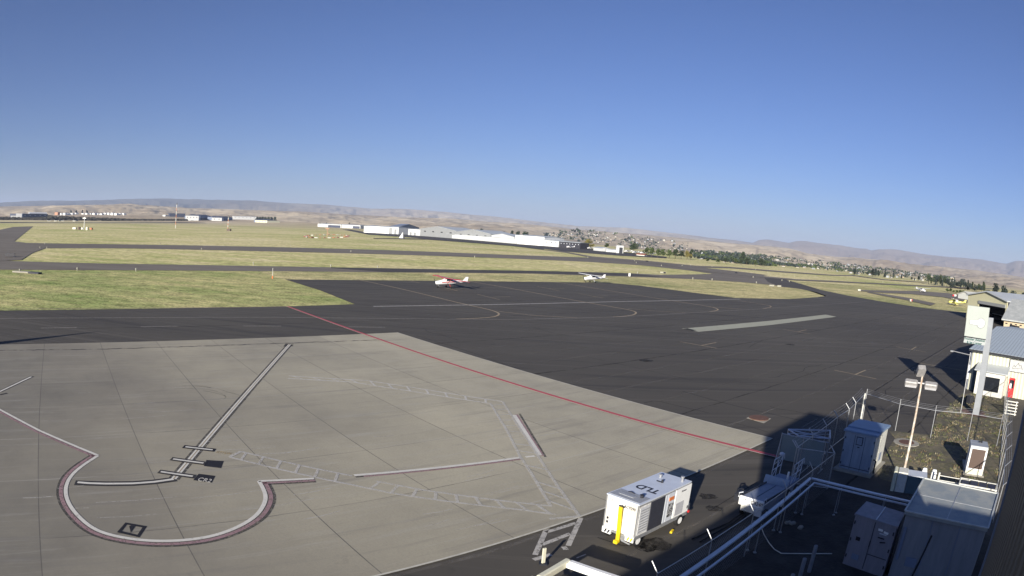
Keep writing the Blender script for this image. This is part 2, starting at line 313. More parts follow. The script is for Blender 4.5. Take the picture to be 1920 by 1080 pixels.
def build_terrain():
    na = 800; a0, a1 = radians(-56), radians(57)
    rs = [30, 400, 500, 620, 760, 900, 1050, 1250, 1500, 1800, 2150, 2550]
    r = 3000.
    while r < 26000: rs.append(r); r *= 1.022
    vs = []; fs = []
    for i in range(na+1):
        az = a0+(a1-a0)*i/na; e, z3, z6, z9, z16, z26, px = column(az)
        for r in rs:
            if r <= e: z = 0.0
            else:
                kn = [(e, 0.0), (max(3000, e*1.4), z3), (6500, z6), (9500, z9), (16500, z16), (26000, z26)]
                for (ra, za), (rb, zb) in zip(kn, kn[1:]):
                    if r <= rb: z = za+(zb-za)*sm((math.log(r)-math.log(ra))/(math.log(rb)-math.log(ra))); break
                else: z = z26
                x, y = r*sin(az), r*cos(az)
                p_ = Vector((x/1500, y/1500, 3.1)); t = noise.hetero_terrain(p_, .9, 2.1, 6, .6)
                rg = noise.ridged_multi_fractal(Vector((x/1500, y/1500, 7)), .75, 2.2, 7, 1.0, 2.0)
                rel = min(1, (r-e)/1800); edge = sm(abs(math.log(r/16500))/.32); edge2 = sm(abs(math.log(r/6500))/.16)
                amp = 62 if r < 8000 else 170
                if px > 1420 and r > 3000: amp *= 1.3
                z += -rel*(max(0,1.75-rg)*.8+.35*abs(noise.fractal(Vector((x/420,y/420,2)),.8,2.1,4)))*amp*(.06+.94*edge)*(.10+.90*edge2)*min(1, max(.15, (r-1200)/3500))
            vs.append((r*sin(az), r*cos(az), z-.25*(1 if r > e else 0)))
    n = len(rs)
    for i in range(na):
        for k in range(n-1): fs.append((i*n+k, i*n+k+1, (i+1)*n+k+1, (i+1)*n+k))
    # the part round the camera and behind it
    nb = 60; base = len(vs)
    vs.append((0,0,0)); m = M(); m.smooth = True; m.v = vs; m.f = fs
    ring = []
    for k in range(nb+1):
        az = a1+(2*pi-(a1-a0))*k/nb
        ring.append((len(m.v), len(m.v)+1)); m.v += [(30*sin(az),30*cos(az),0), (400*sin(az),400*cos(az),0)]
    for k in range(nb): m.f += [(ring[k][0], ring[k][1], ring[k+1][1], ring[k+1][0]), (base, ring[k][0], ring[k+1][0])]
    for i in range(na): m.f.append((base, i*n, (i+1)*n))
    m.mi = [0]*len(m.f)
    g = G('dry_hill_grass', .95, .1)
    geo = g.n.new('ShaderNodeNewGeometry'); pos = sep(g, geo.outputs['Position']); nrm = sep(g, geo.outputs['Normal'])
    dist = g.math('SQRT', g.math('ADD', g.math('POWER', g.math('ABSOLUTE', pos[0]), 2), g.math('POWER', pos[1], 2)))
    o = g.map()
    a = g.noise(o, .0008, 6, .6); b = g.noise(g.map((1,2.2,1)), .0035, 6, .68, .5); c = g.noise(g.map((.5,1,1), radians(20)), .012, 5, .7)
    tan_ = g.ramp(a, ((.36,(.40,.315,.21)),(.47,(.54,.44,.295)),(.55,(.65,.545,.375)),(.66,(.50,.405,.275))))
    col = g.mix(g.rampv(b, .47, .60, 0, .62), tan_, (.22,.17,.12))
    col = g.mix(g.rampv(c, .50, .66, 0, .5), col, (.62,.51,.36))
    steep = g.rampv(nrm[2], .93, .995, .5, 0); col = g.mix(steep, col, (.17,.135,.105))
    # the far ranges: forest on the left one, brown canyon slopes on the right one
    far = g.rampv(dist, 11000, 12500, 0, 1); left = g.rampv(pos[0], -2500, -6500, 0, 1)
    fmask = g.math('MULTIPLY', g.math('MULTIPLY', far, left), g.rampv(b, .36, .52, 1, .75))
    col = g.mix(fmask, col, (.024,.032,.040))
    right = g.rampv(pos[0], 3500, 5500, 0, .75); col = g.mix(g.math('MULTIPLY', right, g.rampv(dist, 5200, 9500, .35, 1)), col, (.25,.19,.155))
    # the airfield plateau keeps the grass of the field
    fld = M_FIELD.node_tree
    near = g.rampv(dist, 900, 1900, 1, 0)
    a2 = g.noise(o, .010, 6, .6); b2 = g.noise(g.map((.25,1.2,1), -radians(4)), .07, 7, .78)
    f2 = g.math('ADD', g.math('MULTIPLY', a2, .35), g.math('ADD', g.math('MULTIPLY', b2, .33), g.math('MULTIPLY', g.noise(g.map((.4,1.4,1)), .16, 8, .85), .32)))
    gr = g.ramp(f2, ((.41,(.30,.34,.12)),(.46,(.47,.46,.19)),(.51,(.60,.53,.27)),(.58,(.70,.61,.36))))
    c2 = g.noise(g.map((.8,1,1)), .4, 6, .8); gr = g.mix(1.0, gr, g.ramp(c2, ((.38,(.62,.62,.58)),(.58,(1.3,1.3,1.28)))), 'MULTIPLY')
    col = g.mix(near, col, gr)
    hf = g.rampv(dist, 2400, 4200, 0, 1); g.bump(g.math('MULTIPLY', c, hf), .6, 25); g.done(col)
    m.build('ground', g.m, kind='structure')
build_terrain()
ZL = [.05]
def sheet(name, pts, m, z, parent=None, rz=0, kind='structure', origin=None):
    pts = [Vector((p[0], p[1], 0)) for p in pts]
    o = M().add([(p.x, p.y, z) for p in pts], [tuple(range(len(pts)))])
    ob = o.build(name, m, parent, kind=kind if parent is None else None)
    if sum(pts[i].x*pts[(i+1)%len(pts)].y-pts[(i+1)%len(pts)].x*pts[i].y for i in range(len(pts))) < 0: ob.data.flip_normals()
    return ob
def PX(*l): return [P(*q_) for q_ in l]
# grass areas with a look of their own
sheet('grass_verge', [(-190,30),(-200,150)]+PX((0,506.5),(200,507.5),(480,509),(700,512.5),(640,517),(535,523),(602,544),(640,558),(668,571.5),(480,577),(0,584.5))+[(-110,20)], M_VERGE, .02)
sheet('grass_strip', PX((480,507.5),(720,510.5),(1000,513),(1180,519),(1300,523.5),(1400,529.5),(1470,538),(1530,546),(1552,553),(1540,559),(1380,562),(1190,540),(1140,533),(830,530),(535,526)), M_EDGE, .03)
sheet('grass_island', PX((1480,527),(1590,534),(1700,541),(1790,546),(1812,556),(1816,582),(1740,590),(1655,580),(1560,560),(1500,540)), M_EDGE, .03)
# runways and taxiways
asp = sheet('asphalt_apron', PX((0,583),(480,576),(560,574.5),(665,571),(600,545),(535,524.5),(830,527),(1140,530.5),(1200,536),(1300,549),(1380,559),(1480,561),(1532,557.5),(1550,555),(1530,548),(1495,541),(1465,538),(1440,529),(1431,519),(1468,523),(1500,532),(1540,544),(1590,554.5),(1655,566),(1727,577),(1810,586.5))+[(190,190),(120,70),(60,-20),(20,-60),(-60,-50),(-130,-20),(-120,20)], M_ASPH, .06)
def road(name, up, lo, z=.05, m=None):
    ZL[0] += .007; return sheet(name, PX(*up)+PX(*reversed(lo)), m or M_RWY, z+ZL[0]-.05)
M_RWY = (lambda g: (g.bump(g.noise(g.map(), 3, 4, .7), .2, .03), g.done(g.mix(g.rampv(g.noise(g.map((.03,1,1), radians(-8)), .25, 4, .6), .4, .65, 0, .7), g.ramp(g.noise(g.map(), .02, 4), ((.35,(.14,.122,.10)),(.65,(.185,.163,.135)))), (.21,.19,.16))))[-1])(G('runway_asphalt', .9, .2))
M_RWD = mat('dark_runway_asphalt', (.062,.055,.050), .9, 0, .15, .05)
road('taxiway', [(-40,487),(0,489),(100,492),(200,494.5),(480,499),(700,503),(860,506),(1000,508),(1180,512.5),(1239,515.5),(1306,514.5),(1337,513.5),(1380,514),(1431,518.5),(1470,523)],
     [(-40,507),(0,506),(200,507),(480,508.5),(720,511),(1000,513.5),(1180,519),(1300,523.5),(1400,530),(1440,534),(1475,538)])
road('taxiway', [(620,501.9),(860,506.2),(1000,508.2),(1180,512.7),(1239,519.5)], [(620,503),(720,510.4),(1000,512.6),(1180,518),(1239,519.6)], .09, M_RWD)
road('runway', [(-40,453),(0,454.5),(120,457),(480,462.7),(720,469),(960,478.3),(1100,483),(1200,488.5),(1300,500),(1400,511),(1440,516)],
     [(-40,467),(0,466),(240,466),(480,471),(720,477),(960,485),(1100,491),(1200,497.5),(1290,507),(1340,514),(1400,522)])
road('taxiway', [(-30,458),(-30,440),(0,431),(25,425.5),(62,424.5)], [(-30,505),(0,489),(15,470),(28,452),(62,424.9)], .075)
road('taxiway', [(-30,455),(0,450),(45,455),(90,464)], [(-40,492),(0,490),(40,488),(60,475)], .08)
road('hangar_ramp', [(600,421),(690,436),(790,440.5),(860,444),(960,455.5),(1048,460.5),(1100,466),(1180,474),(1250,481.8)],
     [(600,422),(690,440),(790,447),(860,451),(960,459),(1060,472),(1160,479.5),(1250,484.6)], .1, M_RWD)
road('taxiway', [(1020,468),(1060,472),(1110,481),(1210,489),(1306,498.5),(1368,500.7),(1472,509),(1560,515.5),(1600,516),(1659,524),(1740,529)],
     [(1020,469),(1060,474),(1110,484),(1205,493.5),(1306,502),(1368,503.2),(1472,511.5),(1560,517.2),(1600,517.6),(1659,525.2),(1740,529.8)], .07)
road('runway', [(1240,495),(1306,502.5),(1368,511),(1431,518),(1493,524),(1560,526.8),(1619,530),(1698,534),(1777,537.5),(1860,541)],
     [(1240,497),(1306,507),(1368,515),(1431,521),(1493,526.3),(1560,529.3),(1619,532),(1698,536),(1777,539.5),(1860,543)], .12)
road('road', [(0,416.5),(120,417.4),(240,417.3),(345,417),(480,418.8),(620,424)], [(0,418.4),(120,418.4),(240,418.4),(345,418.3),(480,420),(620,425.2)], .06, M_RWD)
road('service_road', [(700,447),(800,447.5),(960,458),(1020,467)], [(700,448),(800,449.5),(960,461.5),(1020,469)], .14, M_RWD)
road('taxilane', [(1612,544.5),(1679,545.5),(1718,546),(1777,550),(1815,556)], [(1612,546.5),(1667,555),(1708,561.5),(1760,573),(1815,580)][0:1]+[(1660,550),(1710,552),(1770,558),(1815,568)], .09)
road('taxilane', [(1630,548),(1667,553.5),(1708,560),(1755,570)], [(1625,549),(1660,556),(1700,563.5),(1745,574)], .10)
# concrete apron, local frame on the paving grid
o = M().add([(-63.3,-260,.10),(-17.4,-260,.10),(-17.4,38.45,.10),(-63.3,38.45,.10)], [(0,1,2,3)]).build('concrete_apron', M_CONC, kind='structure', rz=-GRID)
conc = o
LW = .105
def w2(p, d): return Vector((p.x, p.y, d))
def line(pts, w, m, z=.106, name='painted_line', par=None, smooth=0, off=0.0, closed=False):
    g = [P(*q_) for q_ in pts] if not isinstance(pts[0], Vector) else [Vector(q_) for q_ in pts]
    for _ in range(smooth):
        n_ = [g[0]]
        for a, b in zip(g, g[1:]): n_ += [a*.75+b*.25, a*.25+b*.75]
        g = n_+[g[-1]]
    mm = M(); L = []
    for k, p_ in enumerate(g):
        a, b = g[max(k-1,0)], g[min(k+1,len(g)-1)]
        d1 = (p_-a).normalized() if k else (b-p_).normalized(); d2 = (b-p_).normalized() if k < len(g)-1 else d1
        t = (d1+d2).normalized(); nn = Vector((-t.y, t.x, 0)); f = 1/max(.45, nn.dot(Vector((-d1.y,d1.x,0))))
        L.append((p_+nn*(off+w/2)*f, p_+nn*(off-w/2)*f))
    for k in range(len(L)-1):
        mm.quad(w2(L[k][1],z), w2(L[k+1][1],z), w2(L[k+1][0],z), w2(L[k][0],z))
    par = par or conc
    ob = mm.build(name, m)
    if par is conc: ob.parent = conc; ob.matrix_parent_inverse = Matrix.Rotation(GRID, 4, 'Z')
    else: ob.parent = par
    return ob
def patch(pts, m, z=.106, name='painted_patch', par=None):
    ob = M().quad(*[w2(P(*q_), z) for q_ in pts]).build(name, m); par = par or conc
    n_ = ob.data.polygons[0].normal
    if n_.z < 0: ob.data.flip_normals()
    ob.parent = par
    if par is conc: ob.matrix_parent_inverse = Matrix.Rotation(GRID, 4, 'Z')
    return ob
for a0_, b0_ in ((AB(-63.3,38.40),AB(-17.4,38.40)),(AB(-17.45,-60),AB(-17.45,38.45))): line([a0_,b0_], .10, mat('pale_kerb_edge', (.56,.54,.46), .8), .1045, name='slab_edge')
# apron markings on the concrete
lead = [(543,648),(326,902)]
line(lead, .60, PKF, .106); line(lead, .28, PW, .112); line(lead, .07, PY, .116)
for a, b, m_ in (((344,841),(403,848),PKS), ((321,864),(386,873),PK), ((298,888),(366,898),PK)):
    line([a, b], .50, m_, .119); line([(a[0]+4,a[1]+.6),(b[0]-4,b[1]-.6)], .17, PW, .124)
arc = [(141,909),(170,910.2),(200,911),(250,910.5),(290,907.5),(330,902)]
line(arc, .58, PK, .108); line([(146,908.3)]+arc[1:-1]+[(326,902.3)], .20, PW, .114)
patch([(387.5,866),(420,868),(415,881.5),(382.5,877.5)], PKS, name='painted_square'); patch([(373,892),(404.5,896),(397.5,909),(362.5,904)], PKS, name='painted_square')
def ground_text(s, a, b, m, h, z, parent=conc):   # lettering laid flat from point a towards b
    A_, B_ = P(*a, z), P(*b, z); d = (B_-A_).normalized(); ww = (B_-A_).length
    o_ = text(s, h, m, None, 'painted_letters'); xs = [v.co.x for v in o_.data.vertices]; k = ww/(max(xs)-min(xs)) if xs else 1
    o_.data.transform(Matrix.Diagonal((k,1,.2,1))); o_.matrix_world = Matrix.Translation((A_+B_)/2) @ frame(d, UP.cross(d)).to_4x4()
    mw = o_.matrix_world.copy(); o_.parent = parent
    if parent is conc: o_.matrix_parent_inverse = Matrix.Rotation(GRID, 4, 'Z')
    return o_
ground_text('CR2', (372,898.5), (396,902), PW, .62, .116)
ground_text('X775W', (405,847.5), (434,850.5), POC, .42, .112)
env = [(-30,756),(0,771),(75,811),(184,857.5)]
env2 = [(184,858),(150,880),(130,900),(122.5,922.5),(127.5,945),(142.5,967.5),(170,992.5),(200,1006),(250,1016),(300,1019.5),(350,1017.5),(400,1010),(445,994),(480,973),(495,952),(499.5,935),(492.5,917),(485.5,906)]
env3 = [(485,906),(589,901)]
for e_, sg, sm_ in ((env,-1,0),(env2,-1,2),(env3,-1,0)):
    line(e_, .46, PKF, .1065, smooth=sm_, off=-.26 if e_ is not env else -.12); line(e_, .20, PP, .110, smooth=sm_, off=-.25); line(e_, .20, PW, .114, smooth=sm_)
line([(0,737),(61,708)], .42, PK, .107); line([(0,737),(59,709)], .2, PW, .112)
line([(0,743),(14,740)], .25, PK, .107)
e4 = [(664,895),(975,861.5)]; line(e4, .36, PKF, .1065, off=-.12); line([(682,897),(975,864.5)], .16, PP, .110); line(e4, .24, PW, .114)
line([(985,860.4),(1003,858.5)], .22, PW, .114)
e5 = [(964,781),(1012,857)]; line([(974,778.5),(1022.5,860)], .14, PKF, .1065); line([(968,780),(1017,858)], .2, PP, .110); line(e5, .26, PW, .114)
def ladder(A_, B_, w, m, n, z=.109, diag=0):
    line(A_, w, m, z); line(B_, w, m, z)
    def at(L, t):
        g = [P(*q_) for q_ in L]; d = [0]
        for a, b in zip(g, g[1:]): d.append(d[-1]+(b-a).length)
        t *= d[-1]
        for k in range(len(g)-1):
            if t <= d[k+1]+1e-6: return g[k].lerp(g[k+1], (t-d[k])/(d[k+1]-d[k]))
        return g[-1]
    for k in range(n):
        t = (k+.5)/n
        if random.random() < .85: line([at(A_, max(0,t-diag)), at(B_, min(1,t+diag))], w*.9, m, z+.003)
ladder([(542,707),(570,709),(690,716),(780,730),(942,755.5)], [(540,712),(575,714),(662,719),(780,737.5),(917,759)], .17, worn('ghost_paint_far', (.66,.64,.59), .40, .75), 11, diag=.03)
ladder([(919,759),(950,810),(975,860),(995,890),(1032,952)], [(942.5,756),(965,792),(1000,845),(1017,872),(1045,915),(1086,972)], .17, PWG, 15, z=.1165)
ladder([(452,850),(540,871),(660,896)], [(431,860.5),(520,882.5),(640,909)], .17, PWF, 6, diag=.03); line([(452,850),(431,860.5)], .2, PWF, .115)
ladder([(705,906),(790,922),(900,937.5),(1035,953)], [(665,914),(737,929),(825,942),(980,960),(1042,969)], .17, PWG, 9, diag=.03)
line([(640,909),(665,914)], .17, PWF, .112); line([(1030,977),(1086,972)], .2, PWG, .112)
crk = []
for k in range(90):
    t = k/89; x = -10+725*t; y = interp([(-10,659),(175,657),(337,652.5),(545,645),(707,639.5)], x)
    g_ = P(x, y); crk.append(g_+E1*random.uniform(-.12,.12))
line(crk, .26, PCH, .108, name='cracked_joint')
patch([(536,645.5),(551,646),(549,651),(531,652)], PCH, .1068, 'painted_square')
for q_ in ([(220,1002.5),(236,984),(241,985),(227,1003)],[(236,984),(276,991),(274,994.5),(234,987)],[(276,991),(262,1012),(256,1011),(270,990)],[(220,1002.5),(262,1012),(264,1008.5),(224,999)],[(243,991),(252,987.5),(255,990),(246,1003)]):
    patch(q_, PKS, .109+random.random()*.004, 'painted_square')
for k in range(46):                             # scuffs of tyres and brooms
    x, y = random.uniform(40,1000), random.uniform(690,1000); g_ = P(x, y); d = E2*random.uniform(1,4)+E1*random.uniform(-.3,.3)
    line([g_, g_+d*.5+E1*.06, g_+d], random.uniform(.03,.07), PWG, .1062+random.random()*.0006, name='scuff')
for k in range(7):
    c_ = P(375+random.uniform(-14,14), 742+random.uniform(-4,4)); R0 = random.uniform(1.2,2.4)
    line([c_+Vector((cos(a)*R0*1.6, sin(a)*R0, 0)) for a in [k*.3+.15*j for j in range(8)]], .05, PCH, .107, name='tyre_scuff')
# red envelope line over both pavings
rl = [AB(-86.3,33.77),AB(-63.3,34.0),AB(-43.35,34.21),AB(-23.18,34.6),AB(-16.37,34.92),AB(-13.2,35.05)]
line(rl, .40, PTAR, .135, name='red_line_backing', par=asp); line(rl, .38, PR, .142, name='red_line', par=asp); line(rl, .06, PW, .146, name='red_line_edge', par=asp, off=-.20)
line([(-30,581),(0,580.4),(300,578),(480,576.6),(539,576)], .25, PP, .07, par=asp)
# apron markings on the asphalt
A_ = lambda pts, w, m, sm_=0, z=.068: line(pts, w, m, z, par=asp, smooth=sm_)
for a, b in (((77.5,616.3),(144,615.3)),((264,613.5),(334,612.7)),((456,612.3),(527,612.4)),((652,613.8),(722,614.7))): A_([a,b], .30, PLN)
A_([(-20,598.4),(130,597),(480,595.2),(630,597),(680,597.5),(855,599.2),(960,600),(1085,597),(1172,594.6),(1310,586),(1440,579),(1540,571.5),(1625,566)], .26, PLN, 1)
A_([(700,575.2),(960,571),(1160,566),(1360,562),(1388,561.2)], .55, PWF, 0, .066)
PYL = worn('faint_yellow_line', (.46,.37,.25), .38, .8)
A_([(670,524.5),(755,542.5),(870,571),(917,581),(932,586),(937,590),(928,595),(890,598),(855,599)], .30, PYL, 2)
A_([(755,524.8),(787,531)], .22, PYL); A_([(877,527.5),(960,541.5),(1097,567.5),(1172,580),(1189,584),(1194,587.5),(1185,592.5),(1150,595)], .32, PYL, 2)
A_([(1040,529),(1247,562.5),(1330,575),(1346,579.5),(1346,582.5),(1330,585)], .32, PYL, 2)
A_([(1177,579),(1230,584),(1285,587)], .2, PYL); A_([(930,584),(1000,592),(1085,597)], .2, PYL); A_([(1385,564),(1440,572.5),(1448,576),(1430,579.5)], .25, PYL, 1); A_([(1330,576),(1390,580)], .2, PYL)
for m_, br in (([(895,552.5),(937,562.5)],[(925,557.5),(957,557)]),([(1007,537.5),(1050,546)],[(1030,541.5),(1058,541)]),([(1085,551),(1132,559.5)],[(1110,556),(1140,555)]),
               ([(1152,538),(1197,544.5)],None),([(1230,551),(1277,555)],None),([(1275,641.5),(1344,654)],[(1315,648.7),(1343,643)]),([(1467,618),(1520,627)],[(1497,622.5),(1512,619)]),
               ([(1564,695),(1643,711.5)],[(1604,703),(1623,695)]),([(1680,651),(1736,661)],[(1709,656),(1718,651)]),([(1716,680),(1812,697)],None),([(1674,594.5),(1699,599)],None)):
    A_(m_, .17, PYL); br and A_(br, .17, PYL)
patch([(1278,617),(1310,623),(1440,610.7),(1568,594.5),(1548,590.5),(1440,602.5)], PG, .072, 'concrete_strip', asp)
patch([(1281,617.5),(1289,616.5),(1306,620.5),(1299,621)], PTAR, .076, 'tar_patch', asp)
def tar(pts, w=.09, sm_=1):
    line(pts, w, PTAR, .0635, name='tar_seam', par=asp, smooth=sm_)
tar([(1640,734),(1700,695),(1782,646),(1830,618)], .16, 0); tar([(1600,826),(1640,803),(1727,736)], .13, 0)
tar([(1280,735),(1360,758),(1443,777),(1520,794)]); tar([(992,700),(880,660),(780,630)], .06); tar([(1207,757),(1230,752),(1260,760),(1330,776)], .07); tar([(960,652),(1080,645),(1200,640)], .05)
tar([(1100,670),(1190,690),(1300,715)], .05); tar([(1505,641),(1520,638),(1527,635)], .08); tar([(1510,700),(1530,707)], .07)
tar([(1120,1010),(1180,1030),(1230,1010)], .05); tar([(1330,960),(1370,935),(1420,905)], .05); tar([(1350,790),(1400,800),(1440,812)], .06)
AP = [Vector(v.co) for v in asp.data.vertices]
def inpoly(poly, x, y):
    c = False
    for i in range(len(poly)):
        a, b = poly[i], poly[i-1]
        if (a.y > y) != (b.y > y) and x < (b.x-a.x)*(y-a.y)/(b.y-a.y)+a.x: c = not c
    return c
PSM = worn('pale_paving_seam', (.20,.183,.158), .50, .6, .30); PSD = worn('dark_paving_seam', (.034,.031,.029), .52, .8, .25)
for k in range(52):
    a_ = -150+k*3.9+random.uniform(-.3,.3); run = []; b_ = 38.6 if -63.3 < a_ < -17.4 else -40; ph = random.uniform(0,6)
    while b_ < 210:
        v = AB(a_+.22*noise.noise(Vector((b_*.07,k,0)))+.06*sin(b_*.9+ph), b_)
        if inpoly(AP, v.x, v.y): run.append(v)
        elif run:
            if len(run) > 3: line(run, random.uniform(.12,.22), PSM if k%4 else PSD, .0618+.0001*k, name='paving_seam', par=asp)
            run = []
        b_ += 2.0
    if len(run) > 3: line(run, random.uniform(.12,.22), PSM if k%4 else PSD, .0618+.0001*k, name='paving_seam', par=asp)
for k in range(16):
    g_ = P(random.uniform(650,1700), random.uniform(580,780)); run = [g_]; dr_ = random.choice([E1,E2,E1])
    for j in range(random.randint(4,14)): run.append(run[-1]+dr_*random.uniform(.8,1.8)+(E2 if dr_ is E1 else E1)*random.uniform(-.6,.6))
    if all(inpoly(AP, v.x, v.y) and not (-63.5 < v.dot(E1) < -17.2 and v.dot(E2) < 38.8) for v in run): line(run, .07, PTAR, .0672, name='sealed_crack', par=asp, smooth=1)
for k in range(9):
    g_ = P(random.uniform(1180,1420), random.uniform(900,1040)) if k < 5 else P(random.uniform(900,1500), random.uniform(640,760))
    if inpoly(AP, g_.x, g_.y) and not (-63.5 < g_.dot(E1) < -17.2 and g_.dot(E2) < 38.8):
        rr_ = random.uniform(.3,.9); m_ = M(); m_.add([g_+Vector((rr_*random.uniform(.6,1.1)*cos(j*.42), rr_*random.uniform(.6,1.1)*sin(j*.42), .0676)) for j in range(15)], [tuple(range(15))]); o_ = m_.build('oil_stain', worn('oil_stain', (.028,.026,.024), .46, .75, 2.5)); o_.parent = asp
# ladder on the near asphalt strip
def A2(pts, w=.22): line(pts, w, PWF, .068, par=asp)
A2([(1034,972),(1025.5,992),(1003,1043)]); A2([(1089,973),(1065,1026)]); A2([(1023,1000.5),(1080,983)]); A2([(1015.5,1024),(1069,1003)]); A2([(1054,1031),(1064,1030)], .3); A2([(1000,1052),(1033,1042)])
A2([(1080,1049),(1098,1042)], .06)
def manhole(name, c, r, m1, label, sq=None):
    t = thing(name, label, 'manhole', (c.x, c.y, .0))
    if sq:
        vs = [P(*q_)-c for q_ in sq]; M().prism([w2(v, .055) for v in vs], (0,0,.022)).build('collar', m1, t)
    else: M().ring([(r*1.7,.0),(r*1.7,.10),(r*1.62,.118)], 14).build('collar', m1, t)
    M().ring([(r,.05),(r,.13),(r*.95,.14)], 24).build('cover', mat('rusty_iron_cover', (.16,.085,.06), .8, .2, .2, 6), t)
c_ = (P(1399.6,785.4)+P(1445.4,786.5))/2
manhole('manhole', c_, .78, CONCP, 'round brown manhole cover in a pale square collar on the dark apron', ((1399.6,785.4),(1413,780),(1445.4,786.5),(1432.5,795)))
manhole('manhole', P(1699,832), .62, CONCP, 'round manhole cover with concrete collar in brown dirt beside the rusty lamp pole')
# dirt and weeds round the fenced yard
M_DIRT = (lambda g: (g.bump(g.noise(g.map(), 5, 5, .75), .6, .08), g.done(g.mix(g.rampv(g.noise(g.map(), 1.4, 6, .75), .45, .62, 0, 1), g.ramp(g.noise(g.map(), .22, 5, .65), ((.38,(.085,.080,.065)),(.5,(.13,.118,.092)),(.62,(.20,.172,.12)))), g.ramp(g.noise(g.map(), 3, 4, .7), ((.4,(.095,.10,.055)),(.6,(.26,.225,.13))))))) [-1])(G('gravelly_dirt', .95, .1))
sheet('dirt_ground', PX((1665,809),(1700,813),(1745,817),(1757,779),(1772,770),(1799,743),(1822,738),(1875,742),(1893,760),(1882,850),(1868,925),(1800,940),(1700,915),(1650,900),(1640,880),(1652,862),(1678,824)), M_DIRT, .075)
sheet('yard_dirt', [P(1518,905),P(1700,945),P(1760,960),(24,17),(14,6),(2,12),P(1230,1100)], mat('dark_yard_dirt', (.055,.050,.045), .95, 0, .3, .9, bump=.6, bscale=7), .078)
patch([(1800,768),(1845,774),(1850,786),(1808,778)], BRICK, .09, 'brick_paving', asp)
def weeds(name, poly, n, label, hmax, cols, z=.07):
    m = M(); xs = [p_.x for p_ in poly]; ys = [p_.y for p_ in poly]
    def inside(x, y):
        c = False
        for i in range(len(poly)):
            a, b = poly[i], poly[i-1]
            if (a.y > y) != (b.y > y) and x < (b.x-a.x)*(y-a.y)/(b.y-a.y)+a.x: c = not c
        return c
    k = 0; tries = 0
    while k < n and tries < n*20:
        tries += 1
        x, y = random.uniform(min(xs),max(xs)), random.uniform(min(ys),max(ys))
        if not inside(x, y) or noise.noise(Vector((x*.45,y*.45,1)))+random.uniform(-.25,.25) < .02: continue
        k += 1; m.cur = random.randrange(len(cols))
        for j in range(6):
            a = random.uniform(0,2*pi); h = hmax*random.uniform(.3,1); w_ = .03; x1, y1 = x+random.uniform(-.15,.15), y+random.uniform(-.15,.15)
            m.add([(x1-w_*sin(a),y1+w_*cos(a),z),(x1+w_*sin(a),y1-w_*cos(a),z),(x1+h*.5*cos(a),y1+h*.5*sin(a),z+h)], [(0,1,2)])
    m.build(name, cols, kind='stuff', label=label, cat='weeds')
STRAW = mat('straw_blades', (.33,.29,.18), .9, 0, .1, 2); GRNB = mat('green_blades', (.13,.15,.05), .9, 0, .1, 2); RUSTB = mat('brown_weed_blades', (.19,.135,.08), .9, 0, .1, 2)
weeds('weeds', PX((1655,812),(1700,815),(1745,817),(1757,779),(1772,770),(1799,743),(1822,738),(1875,742),(1893,760),(1882,850),(1868,925),(1800,940),(1640,880)), 900, 'dry weeds and straw over the dirt between fence and sign post', .15, [STRAW, GRNB, RUSTB])
# ------------------------------------------------------------------ camera building (stands right of and behind the camera)
U_ = Vector((sin(radians(46.7)), cos(radians(46.7)), 0)); N_ = Vector((U_.y, -U_.x, 0))
c1 = Vector((.20, -.22, 0)); t = thing('terminal_tower', 'dark ribbed metal wall of the tall building at the right edge of the picture', 'building', c1, -radians(46.7)+pi/2)
# local: +x along U_, -y along N_ (away from the apron)
M().box((4.55,-2.05,6.3),(9.1,4.1,12.55)).box((4.55,-8.1,4.1),(9.1,7.99,8.2)).build('wall', SID_DARK, t)
M().box((4.55,-2.05,12.62),(9.2,4.3,.12)).box((4.55,-8.2,8.26),(9.2,7.9,.12)).build('roof', GALV, t)
M().box((9.13,-.1,6.2),(.10,.26,12.4)).build('corner_trim', SLATE, t)
for z_ in (2,5,8): M().box((9.22,-.1,z_),(.10,.2,.3)).build('trim_bracket', SLATE, t)
t = thing('terminal_wing', 'low flat roofed wing below the camera, outside the picture', 'building', (0,0,0))
# the wing throws the long shade band over the near asphalt
wa = Vector((3.6,7.3,0)); M().prism([wa, wa-U_*26, wa-U_*26+N_*9, wa+N_*7.6], (0,0,6.95)).build('wall', HANGG, t)
M().prism([wa+UP*6.955, wa-U_*26+UP*6.955, wa-U_*26+N_*9+UP*6.955, wa+N_*7.6+UP*6.955], (0,0,.06)).build('roof', DARKM, t)
t = thing('shadow_mast', 'unseen tapered steel mast added left of the picture to cast a spike shadow', 'mast', (-58.6,18.4,0))
M().tube([(0,0,0),(0,0,12.0)], 2.1, 12, .05).build('shadow_shaft', GALV, t)  # unseen cone, added and shaped for the spike of shade on the apron
